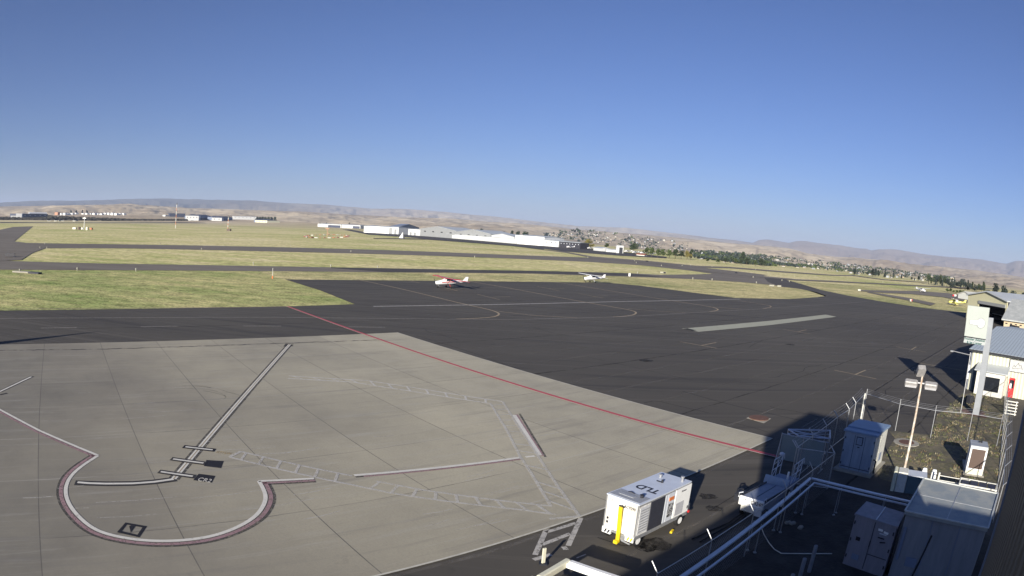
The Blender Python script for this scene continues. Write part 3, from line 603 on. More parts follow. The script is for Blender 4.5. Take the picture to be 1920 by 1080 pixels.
#--PART2
# ------------------------------------------------------------------ fences
def mesh_mat():
    g = G('chain_link', .5, .3); g.b.inputs['Metallic'].default_value = .4; c = g.done(g.mix(.5, (.34,.35,.36), (.34,.35,.36)))
    o = g.map(); x, y, z = sep(g, o)
    s_ = g.math('ADD', x, g.math('MULTIPLY', y, 1.0))
    a = g.math('FRACT', g.math('MULTIPLY', g.math('ADD', s_, z), 9.0)); b = g.math('FRACT', g.math('MULTIPLY', g.math('SUBTRACT', s_, z), 9.0))
    f = g.math('MAXIMUM', g.math('LESS_THAN', a, .07), g.math('LESS_THAN', b, .07)); g.l.new(f, g.b.inputs['Alpha']); return g.m
CHAIN = mesh_mat()
def fence(label, posts, arm=None, h=2.1, gauge=.03, thick=(), rail=True, mid=False, wires=3, toph=.38, mesh=True):
    t = thing('chain_link_fence', label, 'fence', posts[0])
    o_ = posts[0]; ps = [Vector((p_.x,p_.y,0))-Vector((o_.x,o_.y,0)) for p_ in posts]
    for k, p_ in enumerate(ps):
        r = .07 if k in thick else gauge; m = M().tube([p_+UP*.05, p_+UP*(h+(toph if arm is None else 0.02))], r, 8)
        if arm is not None and k not in thick: m.tube([p_+UP*h, p_+UP*(h+toph)+arm*toph], gauge*.9, 6)
        m.build('post', WHTD if k in thick else GALV, t)
    for k in range(len(ps)-1):
        a, b = ps[k], ps[k+1]
        if rail: M().tube([a+UP*h, b+UP*h], gauge*.75, 6).build('top_rail', GALV, t)
        if mid: M().tube([a+UP*.12, b+UP*.12], gauge*.75, 6).build('bottom_rail', GALV, t)
        if mesh:
            w_ = b-a; me = M().quad((0,0,.1),(w_.length,0,.1),(w_.length,0,h),(0,0,h)).build('mesh_panel', CHAIN, t, loc=a); me.rotation_euler = (0,0,atan2(w_.y,w_.x))
        for j in range(wires):
            z_ = h+toph*(j+1)/(wires+.1); off = (arm*(z_-h)) if arm is not None else Vector((0,0,0))
            M().tube([a+UP*z_+off, (a+b)/2+UP*(z_-.03)+off, b+UP*z_+off], .007, 4, cap=False).build('barbed_wire', GALV, t)
    return t
C0 = P(1613.6,787); OUT = Vector((-.75,.66,0))*.9
lp = [C0, Vector((24.9,39.9,0)), Vector((23.3,38.1,0)), Vector((21.3,36.2,0)), Vector((19.4,34.2,0)), Vector((17.5,32.3,0)), Vector((15.4,30.1,0))]
fence('chain link fence running from the thick white corner post down behind the steel frames', lp, arm=OUT, thick=(0,), mid=True)
fence('short dark chain link piece crossing from the frames to the grey cabinet shed', [Vector((15.5,30.0,0)), Vector((17.27,28.91,0))], arm=OUT, gauge=.028, mid=True, wires=0)
fence('long chain link fence with angled post tops beside the double white rail', [Vector((17.2,28.85,0))-U_*k*3.35 for k in range(6)], arm=OUT*.8, mid=False, wires=0, gauge=.022)
gp = [C0+Vector((.1,-.1,0)), P(1678,809), P(1744,822), P(1813,828), P(1868,838)]
fence('light open fence of four thin posts and wires across the yard entrance', gp, thick=(), wires=3, mesh=False, rail=True)
rf = [Vector((24.5,22.0,0))+(Vector((54.5,52.3,0))-Vector((24.5,22.0,0)))*k/12 for k in range(13)]
fence('long chain link fence running beside the tall dark wall to the red door building', rf, arm=(N_*.9), mid=True)
# ------------------------------------------------------------------ double rail round the yard
R0, R1, R2 = Vector((4.2,16.2,0)), Vector((14.95,26.95,0)), Vector((20.5,21.0,0))
t = thing('double_rail', 'double white metal rail bending at a corner round the dark yard', 'railing', R1)
WR = mat('white_rail_paint', (.60,.63,.68), .35, .1, .08, 3)
for w_, zz, nm in ((0,1.52,'outer_rail'),(.36,1.46,'inner_rail')):
    inn = (N_*w_+(-U_)*w_*0); c_ = R1+(N_-U_)*w_
    a, b = R0+N_*w_-R1, R2-U_*w_-R1; c_ = c_-R1
    m = M(); m.bar(a+UP*zz, c_+UP*zz, .17 if w_ == 0 else .08, .07); m.bar(c_+UP*(zz+.002), b+UP*(zz+.002), .17 if w_ == 0 else .08, .07)
    m.build(nm, WR, t)
for L_ in ([R1-U_*(1.3+k*2.6)-R1 for k in range(3)]+[(R2-R1)*(.22+.3*k) for k in range(3)]):
    L2 = L_+N_*.36 if L_.y < 0 and L_.x < 0 else L_-U_*.36
    M().tube([L_+UP*.08, L_+UP*1.48], .022, 8).tube([L2+UP*.08, L2+UP*1.42], .022, 8).box(L_+UP*.10,(.12,.12,.04)).box(L2+UP*.10,(.12,.12,.04)).build('post', GALV, t)
cb = M().tube([P(1427,987,.1), P(1433,1003,.1), P(1442,1018,.1), P(1452,1030,.1), P(1465,1037.5,.1), P(1500,1038,.1), P(1560,1038,.1)], .022, 6)
cb.build('cable', WHTD, label='thin pale cable lying in a curve on the dark yard ground', cat='cable')
for k, (x, y, h) in enumerate(((1530,1024,1.25),(1509,1048,1.1),(1487,1078,1.0))):
    g_ = P(x, y, h); M().ring([(.085,.05),(.085,h-.02),(.07,h),(.05,h-.03)], 14, c=(0,0,0)).build('pipe_bollard', mat('grey_pipe_paint', (.25,.26,.28), .6), loc=(g_.x,g_.y,.03),
        label=('grey upright pipe furthest from the text corner, tallest of three in the yard','grey upright pipe in the middle of three in the dark yard','lowest grey upright pipe near the bottom edge of the dark yard')[k].replace('furthest from the text corner, tallest','nearest the tall grey cabinet, tallest'), cat='bollard', group='upright pipes in the yard')
for k, (x, y) in enumerate(((1477,984),(1485,985),(1500,993))):
    g_ = P(x, y); M().box((0,0,.12),(.35,.22,.12),.4*k,bev=.04).box((.1,.12,.1),(.2,.14,.08),.8,bev=.03).build('stone', CONCP, loc=g_, label='small pale stone lying in the dark yard near the double rail', cat='stone', group='small stones in the yard')
# ------------------------------------------------------------------ air conditioning trailer
fr, fl, rr = Vector((5.42,23.1,0)), Vector((4.27,24.2,0)), Vector((8.2,25.7,0))
LC = (rr-fr).length; ax = (rr-fr).normalized(); WC = 1.62
t = thing('air_conditioning_trailer', 'white air conditioning trailer with black letters on its pale roof, parked beside the concrete', 'trailer', fr, atan2(ax.y, ax.x))
# local: +x towards the rear, +y to the apron side
Z0, Z1 = .56, 2.03
M().box((LC/2,WC/2,(Z0+Z1)/2),(LC,WC,Z1-Z0),bev=.03).build('body', mat('grimy_white_paint', (.78,.78,.75), .42, 0, .1, 1.6, col2=(.52,.50,.45), amt=.55, stretch=(1,1,.5)), t)
for x_ in (.06,.80,1.86,2.06,2.60,3.86): M().box((x_,-.004,1.28),(.025,.012,1.40)).build('panel_seam', GALV, t)
M().box((LC/2,-.006,1.975),(LC,.02,.05)).box((LC/2,-.006,.585),(LC,.02,.05)).build('edge_trim', GALV, t)
for y_ in (.02, WC-.02): M().box((-.01,y_,1.28),(.03,.05,1.44)).build('corner_post', GALV, t)
for k_ in range(9): M().box((.42,-.03,.78+k_*.12),(.56,.02,.03),rx=.4).build('louvre_slat', GALV, t)
ro = M().box((LC/2,WC/2,Z1+.02),(LC+.04,WC+.04,.05)).build('roof', mat('pale_blue_roof_paint', (.52,.57,.66), .45, 0, .06, 2), t)
M().box((.42,WC/2,Z1+.055),(.72,WC-.1,.02)).box((.42,WC/2+.1,Z1+.075),(.22,.75,.02)).build('roof_grille', mat('grey_roof_grille', (.42,.44,.47), .6, .3, .2, 20), t)
for x, y, h in ((3.45,.25,.20),(3.2,1.25,.10)): M().ring([(.06,0),(.06,h),(.09,h+.01),(.09,h+.05),(.02,h+.06)], 12, c=(x,y,Z1+.045)).build('exhaust_stack', GALV, t)
M().ring([(.07,0),(.07,.12),(.10,.13),(.03,.15)], 12, c=(.62,.35,Z1+.06)).build('exhaust_stack', DARKM, t)
M().tube([(2.7,.8,Z1+.04),(2.7,.8,Z1+.18)], .05, 10).box((2.7,.95,Z1+.06),(.05,.3,.03)).build('beacon', DARKM, t)
M().tube([(.75,.8,Z1+.06),(.75,1.0,Z1+.10),(.75,1.15,Z1+.06)], .02, 6).build('lifting_eye', DARKM, t)
INK = mat('black_lettering', (.012,.012,.02), .5)
text('TLD', .62, INK, t, 'roof_lettering', (1.62,.78,Z1+.05), frame((0,1,0),(-1,0,0)), .006, .012)
for xx, w_ in ((.42,.62),): 
    M().box((xx,-.005,1.27),(w_,.03,1.2)).build('louvre_door', mat('white_louvre', (.66,.67,.68), .5, 0, .25, 1, stretch=(1,1,25)), t)
M().box((1.32,-.012,1.28),(.98,.04,1.32)).build('louvre_door', mat('charcoal_panel', (.035,.037,.05), .6, 0, .15, 8), t)
M().box((1.95,-.010,1.28),(.16,.035,1.3)).build('door_post', GREYP, t)
f_ = M().box((2.32,-.010,1.28),(.50,.035,1.30)).build('control_panel', GREYP, t); M().box((2.32,-.035,1.68),(.34,.03,.16)).build('gauge_plate', ORG, f_); M().box((2.32,-.035,1.15),(.36,.03,.62)).build('gauge_opening', mat('black_gauges', (.02,.02,.02), .5, 0, .1, 14, col2=(.4,.4,.4), amt=.15), f_)
d_ = M().box((3.25,-.012,1.29),(1.22,.04,1.34)).build('door', WHT, t); M().box((3.05,-.038,1.0),(.62,.02,.6)).build('vent', mat('door_vent', (.5,.5,.52), .6, 0, .2, 1, stretch=(1,1,30)), d_)
M().box((3.76,-.04,.85),(.05,.03,.14)).build('handle', DARKM, d_)
text('Airstart', .12, INK, t, 'side_lettering', (3.25,-.045,1.80), frame((1,0,0),(0,0,1)))
M().box((LC/2,.02,.50),(LC+.1,.08,.12)).box((LC/2,WC-.02,.50),(LC+.1,.08,.12)).box((.06,WC/2,.50),(.12,WC-.1,.12)).build('chassis', GALV, t)
M().box((LC+.28,WC/2-.1,.60),(.48,1.1,.42)).build('tool_box', GALV, t); M().box((LC+.3,.1,.50),(.1,.18,.1)).build('rear_lamp', REDP, t)
for y in (.22, WC-.22):
    b_ = M().box((-.03,y,.46),(.05,.44,.26)).build('bumper_plate', WHT, t)
    m = M(); [m.add([(-.058,y-.12+k*.16,.36),(-.058,y-.04+k*.16,.36),(-.058,y-.12+k*.16,.54),(-.058,y-.20+k*.16,.54)],[(0,3,2,1)]) for k in range(2)]; m.build('hazard_stripe', YEL if y < .5 else INK, b_)
def wheel(x, y, r=.24, w_=.18, par=t):
    a = M().ring([(r*.7,-w_/2),(r,-w_/2+.02),(r,w_/2-.02),(r*.7,w_/2)], 22, 'Y', (0,0,0)).build('wheel', BLACK, par, loc=(x,y,r+.065))
    M().ring([(r*.62,-w_/2-.012),(r*.55,-w_/2+.01),(r*.2,-w_/2-.015)], 16, 'Y').build('hub', WHT, a)
for x, y in ((.30,.10),(.30,1.50),(3.30,.04),(3.30,1.54)): wheel(x, y, .26)
M().box((-.16,.72,.98),(.07,.16,1.65),ry=-.08).box((-.22,.72,.20),(.10,.18,.14)).build('tow_bar', YEL, t, label='yellow tow bar folded upright against the front')
M().tube([(-.1,.62,1.78),(-.1,.90,1.78)], .03, 8).box((-.05,.80,1.74),(.1,.06,.12)).tube([(-.09,.80,1.70),(-.09,.80,1.0)], .025, 6).build('tow_bar_latch', DARKM, t)
M().tube([(-.1,.55,.30),(-.1,.1,.26)], .035, 8).box((-.05,.5,.42),(.12,.2,.2)).build('steering_arm', GALV, t)
text('AC9290', .17, INK, t, 'front_lettering', (-.012,.42,1.78), frame((0,-1,0),(0,0,1)), .004)
text('TLD', .13, INK, t, 'front_lettering', (-.012,1.38,1.86), frame((0,-1,0),(0,0,1)), .004)
[M().box((-.006,1.45,z_),(.012,.09,.10)).build('front_sticker', INK, t) for z_ in (1.02,.84)]
M().box((2.5,-.22,.11),(.30,.10,.08),.3).build('wheel_chock', YEL, label='small yellow wheel chock beside the air conditioning trailer', cat='wheel chock', loc=None).matrix_world = t.matrix_world
o_ = [x for x in COL.objects if x.name.startswith('wheel_chock')][0]; bpy.context.view_layer.update(); o_.matrix_world = Matrix.Translation(fr) @ Matrix.Rotation(atan2(ax.y,ax.x),4,'Z')
# ------------------------------------------------------------------ belt loader
b1, b2 = P(1383,925,1.15), P(1434,941,1.15); ax2 = Vector((.74,.67,0)); ya = Vector((.67,-.74,0))
t = thing('belt_loader', 'low belt loader with white front panel lettered C4240, half in the shade', 'vehicle', (10.85,26.15,0), radians(42))
# local x along the conveyor (away), -y towards the yard
WP = 1.35
m = M(); m.box((0,-WP/2,.95),(.14,WP,.42),bev=.05).build('front_panel', WHT, t)
M().box((.0,-WP/2+.12,.62),(.16,.7,.28)).build('front_box', WHTD, t); M().box((-.02,-1.12,.55),(.12,.38,.32)).build('front_box', GREYP, t)
M().box((-.085,-1.0,.70),(.03,.62,.05)).box((-.085,-.95,.80),(.03,.66,.03)).build('bumper_bar', GREYP, t)
dk = M().prism([(0.08,-.10,1.12),(2.75,-.10,1.02),(2.75,-WP+.06,1.02),(0.08,-WP+.06,1.12)], (0,0,-.16)).build('conveyor_deck', mat('grey_conveyor_belt', (.22,.25,.32), .5, 0, .12, 3), t)
M().bar((.1,-.06,1.14),(2.75,-.06,1.04),.05,.08).bar((.1,-WP+.02,1.14),(2.75,-WP+.02,1.04),.05,.08).bar((.4,-.72,1.115),(2.7,-.66,1.03),.02,.015).build('side_rail', DARKM, t)
M().box((1.45,-WP/2,.60),(2.3,1.15,.55)).build('body', SLATE, t)
for x, y in ((.5,-.1),(2.3,-.1),(.5,-WP+.1),(2.3,-WP+.1)): wheel(x, y, .28, .18, t)
m = M(); m.tube([(.1,.12,1.05),(.05,.2,1.2),(.25,.25,1.3),(.6,.2,1.25),(.7,.12,1.05)], .04, 8); m.box((.35,.15,1.0),(.7,.28,.3)); m.build('hose_guard', DARKM, t)
M().tube([(-.05,.02,1.08),(-.05,.02,1.28),(.10,-.1,1.30)], .03, 8).build('handle', GREYP, t); M().tube([(-.02,-WP,1.08),(.0,-WP,1.24),(.15,-WP,1.26),(.2,-WP,1.1)], .03, 8).build('handle', GREYP, t)
text('C4240', .25, INK, t, 'front_lettering', (-.076,-1.0,.98), frame((0,-1,0),(0,0,1)), .004)
text('NORDCO', .10, INK, t, 'front_lettering', (-.076,-.42,1.03), frame((0,-1,0),(0,0,1)), .004)
m = M()
for k in range(3): m.tube([(-.15,-.3-k*.16,.30),(-1.0,-.2-k*.2,.12),(-2.0,-.05-k*.28,.11),(-3.6,.1-k*.4,.11)], .035, 6)
m.build('trailing_hose', BLACK, t)
# steps and rails unit behind it
t = thing('boarding_steps', 'blue grey stair unit with tall tubular handrails and a rounded end plate, in the shade', 'steps', (13.15,28.55,0), radians(42))
M().box((0,-.62,1.02),(.10,1.42,.42),ry=.35,bev=.03).build('end_plate', mat('pale_blue_plate', (.34,.42,.52), .5), t)
M().box((.95,-.62,.80),(1.5,1.25,.08)).box((1.0,-.62,.45),(1.4,1.1,.5)).build('platform', SLATE, t)
for y in (-.02,-1.22):
    m = M()
    for x in (.55,1.1,1.65): m.tube([(x,y,.8),(x+.1,y,1.85)], .022, 6)
    m.tube([(.55,y,1.3),(1.75,y,1.35)], .022, 6).tube([(.6,y,1.85),(1.9,y,1.9),(2.0,y,1.6)], .022, 6).tube([(.55,y,.85),(1.7,y,1.8)], .02, 6); m.build('handrail', GREYP, t)
M().tube([(.5,-1.0,.85),(.55,-1.0,1.45)], .06, 10).build('cylinder', WHT, t); M().ring([(.04,-.1),(.14,-.02),(.14,.06),(.03,.12)], 14, c=(1.5,-.02,1.95)).build('lamp', GREYP, t)
for x, y in ((.5,0),(1.5,0),(.5,-1.2),(1.5,-1.2)): wheel(x, y, .24, .15, t)
# upright panels and lattice frame
t = thing('display_panels', 'pair of flat grey green panels in a tube frame, standing in the shade', 'panel', (16.0,33.6,0), radians(-42))
for k in range(2): M().box((.72+k*1.42,0,1.05),(1.32,.06,1.5)).build('panel', mat('grey_green_panel', (.19,.23,.235), .6, 0, .06, 1), t)
m = M()
for x in (0,1.43,2.86): m.tube([(x,0,.07),(x,0,1.9)], .03, 8).tube([(x,-.5,.08),(x,.5,.08)], .03, 8)
m.tube([(0,0,1.85),(2.86,0,1.85)], .03, 8).tube([(0,-.5,.1),(0,0,1.7)], .025, 6); m.build('frame', GALV, t)
t = thing('lattice_frame', 'raised triangular lattice of pale tubes on legs behind the grey panels', 'frame', (16.6,33.0,0), radians(5))
m = M(); Q_ = [(.6,1.9,1.7),(3.4,1.2,1.7),(2.4,-.4,1.7),(.6,.5,1.7)]
for a, b in zip(Q_, Q_[1:]+Q_[:1]): m.tube([a,b], .05, 8); m.tube([(a[0],a[1],1.45),(b[0],b[1],1.45)], .03, 6)
for a, b in ((0,2),(1,3)): m.tube([Q_[a],Q_[b]], .035, 8)
m.build('lattice', mat('pale_blue_tube', (.50,.54,.62), .4, .2), t)
for a in Q_: M().tube([(a[0],a[1],.08),a], .035, 8).build('leg', GALV, t)
# ------------------------------------------------------------------ open cart at the bottom edge
t = thing('baggage_cart', 'open cream rimmed cart with brown inside, cut by the bottom edge of the picture', 'cart', (2.45,20.28,0), radians(-133))
# local x runs towards the left end, y towards the lower right
Lx, Ly = 1.75, 2.3
a_ = (P(1015,1072,1.1)-P(1061,1045,1.1)); b_ = (P(1112,1072,1.1)-P(1061,1045,1.1)); t.location = w2(P(1061,1045,1.1),0); t.rotation_euler = (0,0,atan2(a_.y,a_.x))
CRM = mat('cream_rim_paint', (.70,.68,.52), .5, 0, .08, 3)
m = M(); m.box((Lx/2,.12,.98),(Lx,.24,.24),bev=.04).build('rim', CRM, t); M().box((.11,Ly/2+.12,.98),(.22,Ly-.24,.24),bev=.03).box((.26,Ly/2+.12,.96),(.04,Ly-.24,.20)).build('rim', WHT, t)
M().box((-.06,Ly/2,.95),(.05,Ly,.10)).build('edge_strip', DARKM, t)
M().box((Lx/2+.1,Ly/2+.2,.42),(Lx-.4,Ly-.3,.28)).build('bed', mat('brown_load', (.17,.085,.045), .8, 0, .3, 5), t)
M().box((Lx-.45,.75,.66),(.5,.3,.26),.3,bev=.08).build('load', ORG, t); M().box((.9,.7,.62),(.34,.3,.2),.1,bev=.08).build('load', mat('dark_red_load', (.12,.03,.02), .7), t)
M().tube([(Lx-.02,.15,.9),(Lx+.25,.2,1.0),(Lx+.32,.4,.9),(Lx+.25,.6,.8)], .07, 10).build('hose', GREYP, t)
M().ring([(.05,0),(.13,.02),(.13,.10),(.05,.13)], 14, 'Y', (Lx+.22,-.05,1.0)).build('lamp', WHTD, t)
for x, y in ((.4,.3),(1.5,.3),(.4,2.0),(1.5,2.0)): wheel(x, y, .28, .2, t)
g_ = P(1018,1060); t = thing('marker_post', 'short cream post standing by the cart at the bottom edge', 'post', g_)
M().box((0,0,.42),(.13,.06,.7),.6).build('post', CRM, t); M().box((0,0,.09),(.3,.3,.06)).build('foot', DARKM, t)
# ------------------------------------------------------------------ grey cabinet shed
s1, s2 = Vector((19.57,31.95,0)), Vector((20.94,30.45,0)); ax = (s2-s1).normalized(); WS = 2.05; DS = 2.9
t = thing('cabinet_shed', 'tall blue grey metal cabinet shed with small window and overhanging roof, on a concrete pad', 'shed', s1, atan2(ax.y, ax.x))
M().box((WS/2,DS/2-.1,.11),(WS+.5,DS+.6,.14)).build('pad', CONCP, t)
M().box((WS/2,DS/2,1.28),(WS,DS,2.2)).build('wall', BLUEG, t)
M().box((WS-.0,DS/2,1.28),(.03,DS,2.2)).box((WS+.03,DS*.45,1.2),(.08,.12,2.0)).build('side_panel', WHTD, t)
for k in (1,2): M().box((WS*k/3,-.006,1.25),(.018,.012,2.1)).build('door_seam', DARKM, t)
w_ = M().box((WS*.50,-.02,1.98),(.42,.04,.48)).build('window', DKGLASS, t); M().box((WS*.5,-.045,1.98),(.36,.02,.42)).build('pane', mat('blue_grey_pane', (.26,.32,.40), .25, spec=.6), w_)
M().box((WS*.5,-.02,1.60),(.14,.03,.05)).build('handle', INK, t)
for x_ in (.06, WS-.06):
    for z_ in (.5,1.25,2.05): M().box((x_,-.015,z_),(.05,.03,.14)).build('hinge', DARKM, t)
M().box((WS+.012,DS*.7,.75),(.02,.5,.5)).build('vent', SLATE, t); M().box((WS/2,-.012,.32),(WS-.1,.015,.03)).build('base_seam', DARKM, t)
for k in range(4):
    M().box((WS/2, -.12+DS*.04+k*(DS+.2)/4+.35, 2.46+(.03*(3-abs(2*k-3)))), (WS+.26,(DS+.3)/4+.05,.11), bev=.02).build('roof_panel', mat('blue_grey_roof_sheet', (.20,.28,.40), .45, .1, .08, 2), t)
for x in (.25, WS-.25):
    for z_ in (.35,): M().box((x,-.006,z_),(.22,.012,.12)).build('vent', SLATE, t)
M().tube([(WS+.2,.3,.12),(WS+.22,.3,.9),(WS+.05,.3,1.0)], .05, 8).build('conduit', DARKM, t)
# ------------------------------------------------------------------ lamp pole
t = thing('floodlight_pole', 'rust streaked white pole with three grey floodlights beside the sign', 'lamp post', P(1689,908))
M().tube([(0,0,.05),(0,0,6.25)], .085, 14, .06).ring([(.2,.05),(.2,.12),(.1,.14)], 12).build('pole', RUST, t)
side = Vector((.80,-.60,0)); fw = Vector((-.60,-.80,0)); HEADM = mat('grey_lamp_housing', (.36,.35,.34), .5, .2, .15, 8)
M().box((0,0,5.88),(1.5,.07,.07),atan2(side.y,side.x)).build('cross_arm', GALV, t)
for s_ in (-1,1):
    f_ = M().box(side*s_*.62+fw*.05+UP*5.85,(.80,.36,.28),atan2(side.y,side.x),rx=.45,bev=.05).build('floodlight', HEADM, t)
    M().box(side*s_*.62+fw*.20+UP*5.68,(.70,.24,.02),atan2(side.y,side.x),rx=.45).build('lens', mat('frosted_lens', (.5,.5,.5), .3), f_)
f_ = M().box(UP*6.55+Vector((-.1,.1,0)),(.5,.62,.36),radians(-20),rx=-.9,bev=.05).build('floodlight', HEADM, t); M().box(UP*6.42+Vector((-.2,.28,0)),(.42,.1,.3),radians(-20),rx=-.9).build('lens', DKGLASS, f_)
# ------------------------------------------------------------------ utility meters beside the pole
g_ = P(1700,900); t = thing('transformer_box', 'white lidded transformer box with pale blue top behind the rusty pole', 'electrical box', (21.35,28.15,0), radians(-36))
M().box((.45,.1,.62),(.62,1.0,1.15),bev=.04).build('door', WHTD, t)
M().box((1.35,.1,.55),(1.15,1.0,1.0)).build('body', mat('green_blue_box', (.10,.15,.17), .6), t); M().box((1.35,.1,1.08),(1.2,1.05,.06)).build('lid', GREYP, t)
M().box((.0,.1,.6),(.22,1.05,1.2),bev=.04).build('back_panel', CREAM, t)
t = thing('meter_boxes', 'two small white meter boxes on a low rail beside the transformer', 'electrical box', w2(P(1727,893,.75),0), radians(-40))
for k in range(2): M().box((.15+k*.62,.1,.92),(.32,.3,.40),bev=.03).box((.15+k*.62,.25,1.08),(.26,.2,.22),bev=.03).build('meter', WHT, t)
M().bar((-.4,.0,.62),(1.2,0,.62),.14,.12).tube([(-.2,0,.05),(-.2,0,.6)], .04, 6).tube([(1,0,.05),(1,0,.6)], .04, 6).build('rail', WHTD, t)
# condenser unit (tall white with brown louvre)
ac1, ac2 = Vector((28.0,29.05,0)), Vector((29.0,28.25,0)); ax = (ac2-ac1).normalized()
t = thing('air_conditioner', 'white standing air conditioner with brown louvre face and grey top', 'air conditioner', ac1, atan2(ax.y, ax.x))
M().box((.65,1.5,.10),(1.5,3.2,.12)).build('pad', CONCP, t)
M().box((.65,.8,1.02),(1.25,1.6,1.72),bev=.02).build('body', WHT, t); M().box((.65,-.012,1.15),(.98,.03,1.22)).build('louvre', BROWN, t); M().box((.65,-.012,.33),(1.2,.03,.28)).build('base_panel', CREAM, t)
M().box((.65,.45,1.91),(1.28,.75,.05)).box((.65,1.30,1.88),(1.28,.68,.05)).build('top', mat('grey_metal_top', (.42,.44,.46), .5, .3), t); M().tube([(.85,1.2,1.9),(.85,1.2,2.1)], .05, 8).box((.75,1.25,1.95),(.3,.08,.06),.6).build('vent_cap', DARKM, t)
# rack and tray behind the big box
t = thing('pipe_rack', 'small white rack with stacked horizontal bars behind the box building', 'rack', w2(P(1762,886,1.5),0), radians(-42))
m = M()
for k in range(5): m.tube([(0,0,.3+k*.26),(1.9,.0,.3+k*.26)], .025, 6)
m.tube([(0,0,.05),(0,0,1.5)], .06, 8).tube([(1.9,0,.05),(1.9,0,1.4)], .04, 8).build('bars', WHTD, t)
t = thing('condenser_tray', 'low frame of four dark square panels edged in white', 'panel', w2(P(1799,907,1.3),0), radians(-44))
fr_ = M(); fr_.bar((0,0,1.3),(2.3,0,1.3),.07).bar((0,.9,1.35),(2.3,.9,1.35),.07).bar((0,0,1.3),(0,.9,1.35),.07).bar((2.3,0,1.3),(2.3,.9,1.35),.07); [fr_.tube([(x,y,.05),(x,y,1.3)], .03, 6) for x in (0,2.3) for y in (0,.9)]; fr_.build('frame', WHTD, t)
for k in range(4): M().box((.33+k*.55,.45,1.31),(.48,.8,.05),rx=.05).build('panel', mat('dark_mesh_panel', (.05,.05,.065), .5, .2), t)
# big box building and tall cabinet in the yard
c_ = [P(1697,957,3.0), P(1853,990,3.0), P(1872,925,3.0), P(1733,896,3.0)]
t = thing('equipment_hut', 'large flat roofed grey equipment hut, its roof half in sun', 'hut', w2(c_[0],0)); L0 = c_[0].copy(); L0.z = 0; cc = [p_-L0 for p_ in c_]
def shrink(ps, f): ce = sum(ps, Vector())/len(ps); return [ce+(p_-ce)*f for p_ in ps]
M().prism([w2(p_,.05) for p_ in shrink(cc,.96)], (0,0,2.78)).build('wall', mat('grey_hut_wall', (.26,.27,.29), .7, 0, .15, 1.6, stretch=(1.5,1.5,.25)), t)
M().prism([w2(p_,2.84) for p_ in cc], (0,0,.13)).build('roof', (lambda g: g.done(g.mix(g.rampv(g.noise(g.map(), 1.1, 5, .6), .42, .6, 0, 1), g.mix(g.rampv(g.noise(g.map(), 5, 4), .4, .6, 0, .6), (.30,.32,.31), (.36,.36,.32)), (.24,.27,.28))))(G('stained_metal_roof', .6)), t)
ed = M(); [ed.bar(w2(a,2.99),w2(b,2.99+.002*i),.07,.05) for i,(a,b) in enumerate(zip(cc, cc[1:]+cc[:1]))]; ed.build('roof_edge', mat('pale_roof_edge', (.5,.52,.50), .5), t)
mid = (cc[0]+cc[1])/2; md2 = (cc[2]+cc[3])/2; M().bar(w2(mid,2.975),w2(md2,2.975),.04,.015).bar(w2((cc[0]+cc[3])/2,2.976),w2((cc[1]+cc[2])/2,2.976),.03,.012).build('roof_seam', GALV, t)
dw = (cc[1]-cc[0]).normalized(); dn = Vector((dw.y,-dw.x,0)); dn = dn if dn.dot(cc[0]-cc[3]) > 0 else -dn
fo = w2(cc[0]+(sum(cc,Vector())/4-cc[0])*.04, 0)
M().bar(fo+dw*1.35+dn*.02+UP*2.2, fo+dw*1.05+dn*.02+UP*.3,.05).build('conduit', DARKM, t)
for u_ in (.33,.66): M().box(fo+dw*((cc[1]-cc[0]).length*u_)+dn*.012+UP*1.45,(.03,.02,2.7),atan2(dw.y,dw.x)).build('panel_seam', SLATE, t)
M().box(fo+dw*.8+dn*.02+UP*.9,(.5,.03,.4),atan2(dw.y,dw.x)).build('wall_vent', SLATE, t)
M().box(fo+dw*.15+dn*.03+UP*1.6,(.12,.06,1.4),atan2(dw.y,dw.x)).build('downpipe', SLATE, t)
k_ = [P(1605,963,2.35), P(1682,987,2.35), P(1695,962,2.35), P(1626,941,2.35)]
t = thing('equipment_cabinet', 'tall mauve grey double door cabinet with white stickers, left of the equipment hut', 'cabinet', w2(k_[0],0)); L0 = w2(k_[0],0); kk = [p_-L0 for p_ in k_]
M().prism([w2(p_,.06) for p_ in kk], (0,0,2.22)).build('body', PINKG, t); M().prism([w2(p_,2.285) for p_ in shrink(kk,1.05)], (0,0,.07)).build('lid', PINKG, t)
kk = [w2(p_,0) for p_ in kk]; dw = (kk[1]-kk[0]).normalized(); dn = Vector((dw.y,-dw.x,0)); dn = dn if dn.dot(kk[0]-kk[3]) > 0 else -dn; wd = (kk[1]-kk[0]).length
M().box((kk[0]+kk[1])/2+dn*.012+UP*1.2,(.02,.02,2.1),atan2(dw.y,dw.x)).build('door_seam', DARKM, t)
M().bar(w2((kk[0]+kk[1])/2,2.37),w2((kk[2]+kk[3])/2,2.37),.04,.03).build('lid_seam', GREYP, t)
rz_ = atan2(dw.y,dw.x)
M().box(kk[0]+dw*wd*.20+dn*.012+UP*1.35,(.20,.02,.16),rz_).build('badge', INK, t)
for i,(u,z_,w_) in enumerate(((.66,2.0,.22),(.80,1.95,.22),(.74,1.86,.34),(.72,1.68,.30),(.78,1.52,.26))): M().box(kk[0]+dw*wd*u+dn*(.012+.002*i)+UP*z_,(w_,.01,.09 if i<2 else .05),rz_,ry=(0,.1,0,0,-.25)[i]).build('sticker', (WHT,WHT,GREYP,INK,INK)[i], t)
for u_ in (.03,.97):
    for z_ in (.5,1.25,2.0): M().box(kk[0]+dw*wd*u_+dn*.02+UP*z_,(.05,.03,.14),rz_).build('hinge', DARKM, t)
